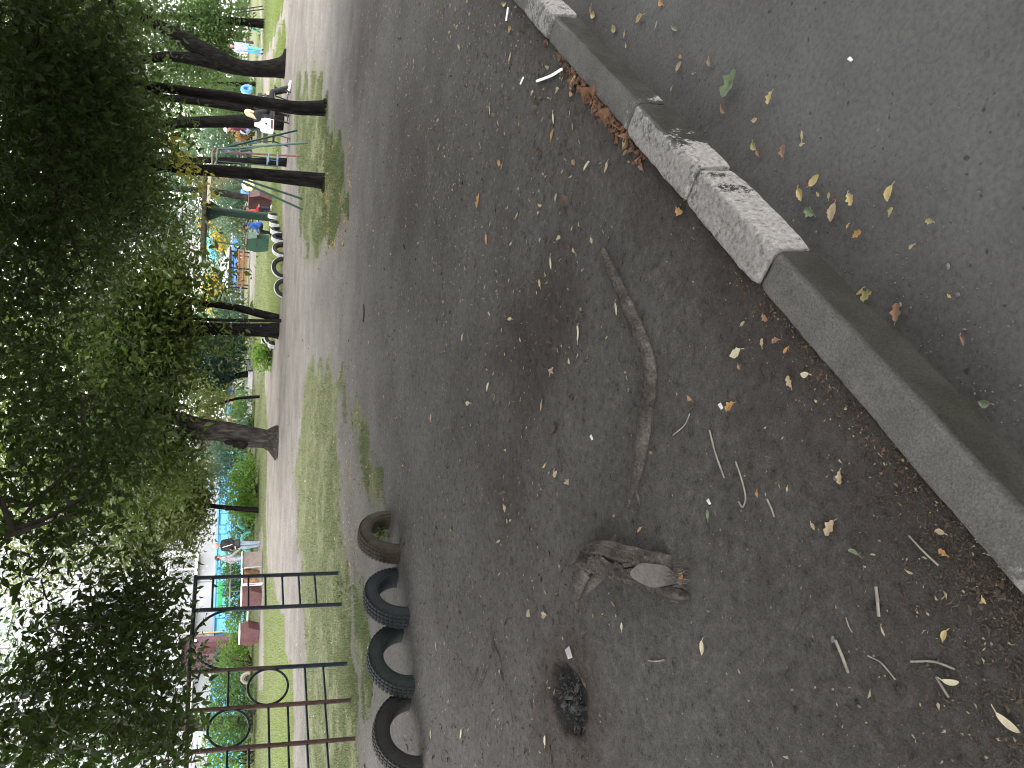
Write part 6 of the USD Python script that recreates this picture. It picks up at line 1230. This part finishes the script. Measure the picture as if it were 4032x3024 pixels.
SL = [(2282, 1311, 52, 'p', 'curl'), (2908, 1393, 62, 'p', 'oval'), (2726, 1569, 30, 'o', 'oval'), (2886, 1601, 50, 'o', 'oak'), (2922, 1447, 24, 'o', 'oval'), (2433, 1216, 48, 'p', 'curl'), (2177, 1460, 44, 't', 'curl'), (2138, 1601, 34, 'y', 'curl'), (2197, 1867, 38, 't', 'oval'), (2151, 1835, 32, 'y', 'curl'), (2995, 1946, 26, 'o', 'oval'),
      (3112, 1927, 20, 'y', 'oval'), (2800, 2025, 36, 'g', 'oval'), (2574, 1783, 22, 'b', 'oval'), (3117, 1504, 44, 't', 'oak'), (3177, 1477, 42, 'p', 'oval'), (3008, 1349, 30, 't', 'oak'), (3060, 1340, 34, 'b', 'oak'), (3101, 1382, 28, 'o', 'oval'), (3019, 1254, 36, 'b', 'oak'), (2932, 1276, 26, 't', 'oval'),
      (3277, 2077, 64, 't', 'oak'), (3216, 2072, 30, 't', 'oval'), (3317, 1881, 44, 't', 'oak'), (3373, 2169, 50, 'g', 'curl'), (3723, 2173, 34, 'o', 'oak'), (3727, 2501, 44, 'y', 'oval'), (3753, 2686, 70, 'p', 'curl'), (3483, 2486, 34, 't', 'curl'), (3978, 2848, 100, 'p', 'curl'), (3594, 2254, 30, 't', 'curl'), (3884, 2365, 26, 'y', 'oval'), (3710, 2092, 40, 't', 'oval'),
      (2688, 2276, 52, 'o', 'oak'), (2777, 2551, 50, 'p', 'oval'), (2459, 2466, 30, 'p', 'oval'), (2149, 2422, 40, 't', 'oak'), (2524, 2084, 36, 't', 'curl'), (2148, 2915, 36, 'p', 'oval'), (1919, 941, 42, 'o', 'oval'), (2177, 1036, 48, 'p', 'curl'), (2133, 1114, 32, 'y', 'oval'), (2011, 1255, 40, 'y', 'curl'), (1925, 1521, 34, 'p', 'oval'), (1702, 1646, 30, 't', 'oval'),
      (1849, 1589, 46, 'p', 'curl'), (2177, 1459, 44, 't', 'curl'), (1824, 1329, 24, 'p', 'oval'), (1816, 187, 40, 'l', 'curl'), (2014, 225, 34, 't', 'oval'), (1935, 434, 38, 'y', 'curl'), (1971, 643, 36, 'o', 'oak'), (2133, 811, 34, 'y', 'curl'), (2196, 778, 30, 't', 'oval'), (1886, 792, 48, 'o', 'oak'), (2264, 640, 36, 'b', 'oval'), (2264, 328, 60, 't', 'oval'), (2252, 372, 32, 'o', 'oval'),
      (2330, 390, 36, 'p', 'oval'), (2464, 560, 46, 'y', 'oval'), (2185, 465, 44, 'p', 'curl'), (2182, 530, 36, 'o', 'oval'), (2320, 650, 46, 'p', 'curl'), (2532, 655, 38, 'b', 'oak'), (2393, 660, 40, 't', 'oval'), (2681, 835, 46, 'o', 'oak'), (2468, 600, 30, 'b', 'oval'), (2013, 115, 36, 'o', 'oval'), (1990, 20, 40, 'y', 'curl'), (1460, 2555, 26, 't', 'oval'), (1720, 2540, 26, 'p', 'curl'), (1700, 2890, 30, 'p', 'curl'), (1820, 2890, 44, 'p', 'curl')]
g = np.random.default_rng(17)
for x, y, px, c, kd in RL: put_leaf(x, y, px, c, kd, True, g.uniform(0, 6.28), .58 if kd == 'oval' else .62)
for x, y, px, c, kd in SL: put_leaf(x, y, px, c, kd, False, g.uniform(0, 6.28), .58 if kd == 'oval' else .62)
for t, lab, px in FOUND:
    alike = sorted([f for f in FOUND if f[1] == lab], key=lambda f: -f[2])
    if len(alike) == 2: lab = ('larger ' if alike[0][0] == t else 'smaller ') + lab
    elif len(alike) > 2: lab = ('largest ' if alike[0][0] == t else 'smallest ' if alike[-1][0] == t else 'middling ') + lab
    if len(lab.split()) > 16: lab = lab.replace(' fallen', '', 1)
    tag(t, lab)
def scrap(x, y, px, m_, label, road=False, a=.6, asp=.6):
    z = ROADZ + .006 if road else -.015; p = gp(x, y, z); L = px * ((p - CAM) @ FWD) / FPX; zz = z if road else float(gz(p[0], p[1])) + .004
    b_ = trimesh.convex.convex_hull(np.array([(-L / 2, -L * asp / 2, 0), (L / 2, -L * asp * .4, .002), (L * .42, L * asp / 2, .006), (-L * .4, L * asp * .45, .001), (0, 0, L * .06 + .003), (-L * .3, 0, .004)]))
    b_.apply_transform(trimesh.transformations.rotation_matrix(a, [0, 0, 1])); b_.apply_translation((p[0], p[1], zz)); obj('litter_scrap', b_, m_, label=label, cat='litter')
scrap(2853, 1600, 28, concrete_white, 'small pale rectangular scrap beside the orange lobed leaf')
scrap(2249, 2571, 46, concrete_pale, 'grey triangular scrap just above the charred patch', asp=1.0)
scrap(2517, 2169, 22, paint_white, 'tiny white folded scrap at the edge of the root stump')
scrap(3350, 234, 24, paint_white, 'tiny white scrap lying alone on the asphalt', True)
scrap(2800, 1976, 24, concrete_white, 'small pale square scrap on the soil beyond the two curved twigs')
scrap(2340, 1723, 24, concrete_white, 'small pale bent scrap beside the bare root')
def strip(x0, y0, x1, y1, r, label, m_=plastic_white, mid=None, name='plastic_strip', c_='litter'):
    P_ = [G(x0, y0, r), *( [G(*mid, r)] if mid else []), G(x1, y1, r)]
    obj(name, tube(smooth_path(np.array(P_), 6) if len(P_) > 2 else P_, r, 6), m_, smooth=40, label=label, cat=c_)
strip(2121, 320, 2216, 274, .008, 'white plastic strip lying by the leaf drift along the kerb', mid=(2175, 300))
strip(2056, 332, 2068, 306, .005, 'short white stick just left of the white plastic strip')
strip(1996, 82, 2004, 30, .006, 'white stick lying by the far end of the kerb')
tb = twig_bark
for k, (pts, r, lb) in enumerate([([(2800, 1694), (2825, 1780), (2857, 1881)], .0032, 'straight grey twig lying between the bare root and the kerb'), ([(2903, 1818), (2930, 1890), (2946, 1960), (2935, 1996), (2920, 1975)], .0028, 'hooked thin twig below the straight grey twig'),
        ([(2724, 1629), (2700, 1675), (2656, 1713)], .0024, 'thin curved twig touching the bare root side'), ([(3030, 1965), (3045, 2000), (3056, 2035)], .003, 'short dark twig near the tan lobed leaf'), ([(3457, 2309), (3463, 2370), (3466, 2427)], .004, 'thick pale straight stick on the soil, parallel to the picture edge'),
        ([(3295, 2520), (3322, 2585), (3347, 2649)], .0042, 'thickest grey stick left of the curved twigs'), ([(3420, 2582), (3470, 2610), (3530, 2675)], .0022, 'wavy thin twig right of the thickest stick'), ([(3590, 2604), (3680, 2605), (3762, 2634)], .0026, 'long arched grey twig near the lower kerb'),
        ([(3690, 2665), (3715, 2705), (3740, 2745)], .003, 'short twig below the long arched twig'), ([(3332, 2430), (3345, 2465), (3358, 2490)], .0018, 'tiny twig above the thickest stick'), ([(2560, 2600), (2590, 2603), (2445, 2598)][:2] + [(2620, 2597)], .003, 'small pale stick right of the charred patch'), ([(3585, 2110), (3640, 2170), (3700, 2225)], .0026, 'dark twig lying along the leaf litter by the kerb'),
        ([(1438, 1200), (1440, 1235), (1438, 1268)], .010, 'black stick lying alone on the worn soil in the middle')]):
    obj('twig', tube(smooth_path(np.array([G(x, y, r) for x, y in pts]), 5), r, 6), steel_black if 'black stick' in lb else tb, smooth=40, label=lb, cat='twig')

# grains, scraps and small leaves that nobody would count
def flat_bits(P_, L0, seed, road=False, tall=.25, asp=.5, var=.5):
    g = np.random.default_rng(seed); n = len(P_); a = g.random(n) * 6.283; L = L0 * np.exp(g.normal(size=n) * var); W = L * asp * (.6 + .8 * g.random(n))
    z = np.full(n, ROADZ + .004) if road else gz(P_[:, 0], P_[:, 1]) + .001
    d = np.column_stack([np.cos(a), np.sin(a), g.normal(size=n) * tall]); s_ = np.column_stack([-np.sin(a), np.cos(a), g.normal(size=n) * tall])
    c = np.column_stack([P_, z + L * .10])
    j = g.normal(size=(4, n, 3)) * (L * .16)[None, :, None] * [1, 1, .25]
    V = np.stack([c - d * L[:, None] * .5 + j[0], c - s_ * W[:, None] * .5 + j[1], c + d * L[:, None] * .5 + j[2], c + s_ * W[:, None] * .5 + j[3], c + np.array([0, 0, 1.]) * (L * .12)[:, None]], 1).reshape(-1, 3)
    k = np.arange(n)[:, None] * 5; F = np.concatenate([k + [[0, 1, 4]], k + [[1, 2, 4]], k + [[2, 3, 4]], k + [[3, 0, 4]]]); return V, F
def on_soil(n, seed, x0, x1, y0, y1, keep=None):
    g = np.random.default_rng(seed); out = []
    while len(out) < n:
        q = np.array([gp(g.uniform(x0, x1), g.uniform(y0, y1))[:2] for _ in range(400)]); q = q[koff(q) < -.99]
        if keep is not None: q = q[keep(q, g)]
        out.extend(q)
    return np.array(out[:n])
yd = lambda q: np.hypot(q[:, 0], q[:, 1])
V1 = flat_bits(on_soil(2300, 1, 1130, 2500, 0, 3024, lambda q, g: (g.random(len(q)) < np.clip((yd(q) - 2.4) / 4.5, .02, 1) ** 1.3 * np.clip(.35 + .12 * q[:, 0], .15, 1))), .021, 1, asp=.40, var=.32)
V2 = flat_bits(on_soil(420, 2, 1900, 4000, 0, 3024), .008, 2, var=.3)
band = lambda q, g: g.random(len(q)) < np.exp((koff(q) + .99) / .16)
V3_ = flat_bits(on_soil(260, 3, 1900, 4032, 0, 3024, lambda q, g: g.random(len(q)) < np.exp((koff(q) + .99) / .10)), .007, 3, var=.3)
V1b = flat_bits(on_soil(900, 12, 1270, 1380, 560, 1000, lambda q, g: meshkit.fbm(np.column_stack([q, 0 * q[:, :1]]) * 1.3, 3, 97) > .45), .026, 12, asp=.5, tall=.4)
V1c = flat_bits(on_soil(500, 13, 1350, 1480, 1600, 2300, lambda q, g: meshkit.fbm(np.column_stack([q, 0 * q[:, :1]]) * 1.6, 3, 98) > .5), .017, 13, asp=.5, tall=.4)
V1e = flat_bits(on_soil(2600, 16, 1130, 2100, 0, 3024), .008, 16, asp=.45)
V1d = flat_bits(on_soil(1500, 14, 1165, 1400, 1450, 3024), .016, 14, asp=.5, tall=.4)
obj('fallen_leaf_litter', join_vf([V1b, V1c]), litter_yellow, kind='stuff', label='yellow brown leaves matted on the worn edges of the lawns')
obj('leaf_litter', join_vf([V1, V2, V3_, V1d, V1e]), litter_pale, kind='stuff', label='small pale fallen leaves and scraps strewn over the soil')
V6 = flat_bits(on_soil(9000, 15, 1130, 2300, 0, 3024), .011, 15, asp=.4, tall=.5, var=.6)
V4 = flat_bits(on_soil(9000, 4, 1900, 4032, 0, 3024, band), .0072, 4, asp=.32, tall=.3, var=.38); V5 = flat_bits(on_soil(7000, 5, 1700, 4000, 0, 3024, lambda q, g: g.random(len(q)) < .15 + .5 * (meshkit.fbm(np.column_stack([q, 0 * q[:, :1]]) * 2.2, 3, 91) > .52)), .0075, 5, asp=.28, tall=.25, var=.4)
obj('debris', join_vf([V4, V5, V6]), litter_dark, kind='stuff', label='dark crumbled bark, seeds and twig bits thickest along the kerb')
g = np.random.default_rng(6); a_ = np.clip(g.normal(3.25, .28, 520), 2.7, 4.4); dr_ = np.stack([KT[0] * a_ + KN[0] * (-.995 - np.abs(g.normal(size=520)) * .035), KT[1] * a_ + KN[1] * (-.995 - np.abs(g.normal(size=520)) * .035)], -1)
a2 = g.uniform(.9, 1.9, 200); d2 = np.stack([KT[0] * a2 + KN[0] * (-1.0 - np.abs(g.normal(size=200)) * .05), KT[1] * a2 + KN[1] * (-1.0 - np.abs(g.normal(size=200)) * .05)], -1)
obj('leaf_drift', join_vf([flat_bits(dr_, .024, 6, tall=.6, asp=.55), flat_bits(d2[:90], .010, 7, tall=.5, var=.3)]), litter_rust, kind='stuff', label='drift of rusty dried leaves caught along the kerb')
gr = []
for k in range(2600):
    x, y = g.uniform(2450, 4032), g.uniform(0, 1900); p = gp(x, y, ROADZ)
    o = koff(p[:2])
    if o < -.83 or g.random() > (.05 + np.exp(-(o + .83) / .14)): continue
    gr.append(p[:2])
gr = np.array(gr)
gs = on_soil(500, 9, 1500, 4032, 0, 3024)
def pebbles(P_, r0, seed, z):
    g = np.random.default_rng(seed); ico = trimesh.creation.icosphere(subdivisions=0); v = np.array(ico.vertices); n = len(P_); R_ = r0 * np.exp(g.normal(size=n) * .5)
    V = v[None] * R_[:, None, None] * g.uniform(.6, 1.3, (n, 1, 3)) * [1, 1, .7] + np.column_stack([P_, z + R_ * .25])[:, None, :]; return V.reshape(-1, 3), (ico.faces[None] + np.arange(n)[:, None, None] * len(v)).reshape(-1, 3)
obj('grit', join_vf([pebbles(gr, .0017, 1, np.full(len(gr), ROADZ + .002)), pebbles(gs, .0020, 2, gz(gs[:, 0], gs[:, 1]))]), pebble_grey, kind='stuff', label='grey grit and small stones on soil and asphalt')

# grass blades
def blades(P_, h0, w0, seed, lean=.5):
    g = np.random.default_rng(seed); n = len(P_); a = g.random(n) * 6.283; h = h0 * np.exp(g.normal(size=n) * .35); w = w0 * (.7 + .6 * g.random(n))
    b = np.column_stack([P_, gz(P_[:, 0], P_[:, 1]) - .004]); s_ = np.column_stack([np.cos(a), np.sin(a), 0 * a]) * (w / 2)[:, None]; l = np.column_stack([-np.sin(a), np.cos(a), 0 * a]) * (lean * g.random(n) * h)[:, None] + g.normal(size=(n, 3)) * (h * .2)[:, None] * [1, 1, 0]
    V = np.stack([b - s_, b + s_, b + l + np.column_stack([0 * h, 0 * h, h])], 1).reshape(-1, 3); return V, np.arange(n * 3).reshape(-1, 3)
def lawnpts(n, seed, x0, x1, y0, y1, far, thr=.42):
    g = np.random.default_rng(seed); out = []; tot = 0
    while tot < n:
        r = ray(0, 0); q = np.array([gp(x, y)[:2] for x, y in zip(x0 + (x1 - x0) * g.random(3000) ** (1.0), g.uniform(y0, y1, 3000))])
        q = q[lawn_at(q)]; q = q[meshkit.fbm(np.column_stack([q, 0 * q[:, :1]]) * (2.6 if not far else 1.1), 3, 95) > thr * g.uniform(.7, 1.15, len(q))]; out.append(q); tot += len(q)
    return np.vstack(out)[:n]
obj('grass', join_vf([blades(lawnpts(66000, 1, 1165, 1540, 1300, 3150, False, .46), .026, .0045, 1, .9), blades(lawnpts(34000, 2, 1165, 1380, 280, 1020, False, .45), .034, .006, 2, .9)]), grass_worn, kind='stuff', label='short worn grass in patches on the near lawns, tree shade in its colour')
obj('far_grass', join_vf([blades(lawnpts(26000, 3, 985, 1110, 280, 1460, True, .3), .07, .020, 3, .8), blades(lawnpts(26000, 4, 945, 1160, 1480, 3150, True, .3), .06, .014, 4, .8), blades(lawnpts(9000, 5, 1010, 1130, 0, 300, True, .3), .08, .020, 5, .8)]), grass_blade, kind='stuff', label='brighter grass of the open lawns beyond the path')
# a ragged weed with round leaflets by the foot of the ladder
wp = G(1352, 2310); w = thing('weed', 'low sprawling weed with round leaflets between the ladder and the tyres', 'plant', wp)
obj('foliage', leaf_cloud(np.array([G(1340, 2285, .05), G(1350, 2315, .06), G(1390, 2330, .05), G(1410, 2345, .05), G(1425, 2325, .06)]) - wp, .06, 16, .045, 5, width=.7), leaf_mid, w)
obj('stem', cat([rod((0, 0, 0), G(1410, 2345, .05) - wp, .003, 5), rod((0, 0, 0), G(1340, 2285, .06) - wp, .003, 5)]), branch_bark, w)

tc = G(1538, 2115, .03); w = thing('weed', 'dark weeds growing through the opening of the yellowish brown tyre', 'plant', tc)
g = np.random.default_rng(44); cc = np.column_stack([g.normal(size=34) * .10, g.normal(size=34) * .06, .02 + g.random(34) * .07])
obj('foliage', leaf_cloud(cc, .02, 7, .04, 45, width=.5), leaf_mid, w); obj('stem', cat([rod((0, 0, -.03), c_, .0015, 4) for c_ in cc[:9]]), branch_bark, w, kind='stuff')
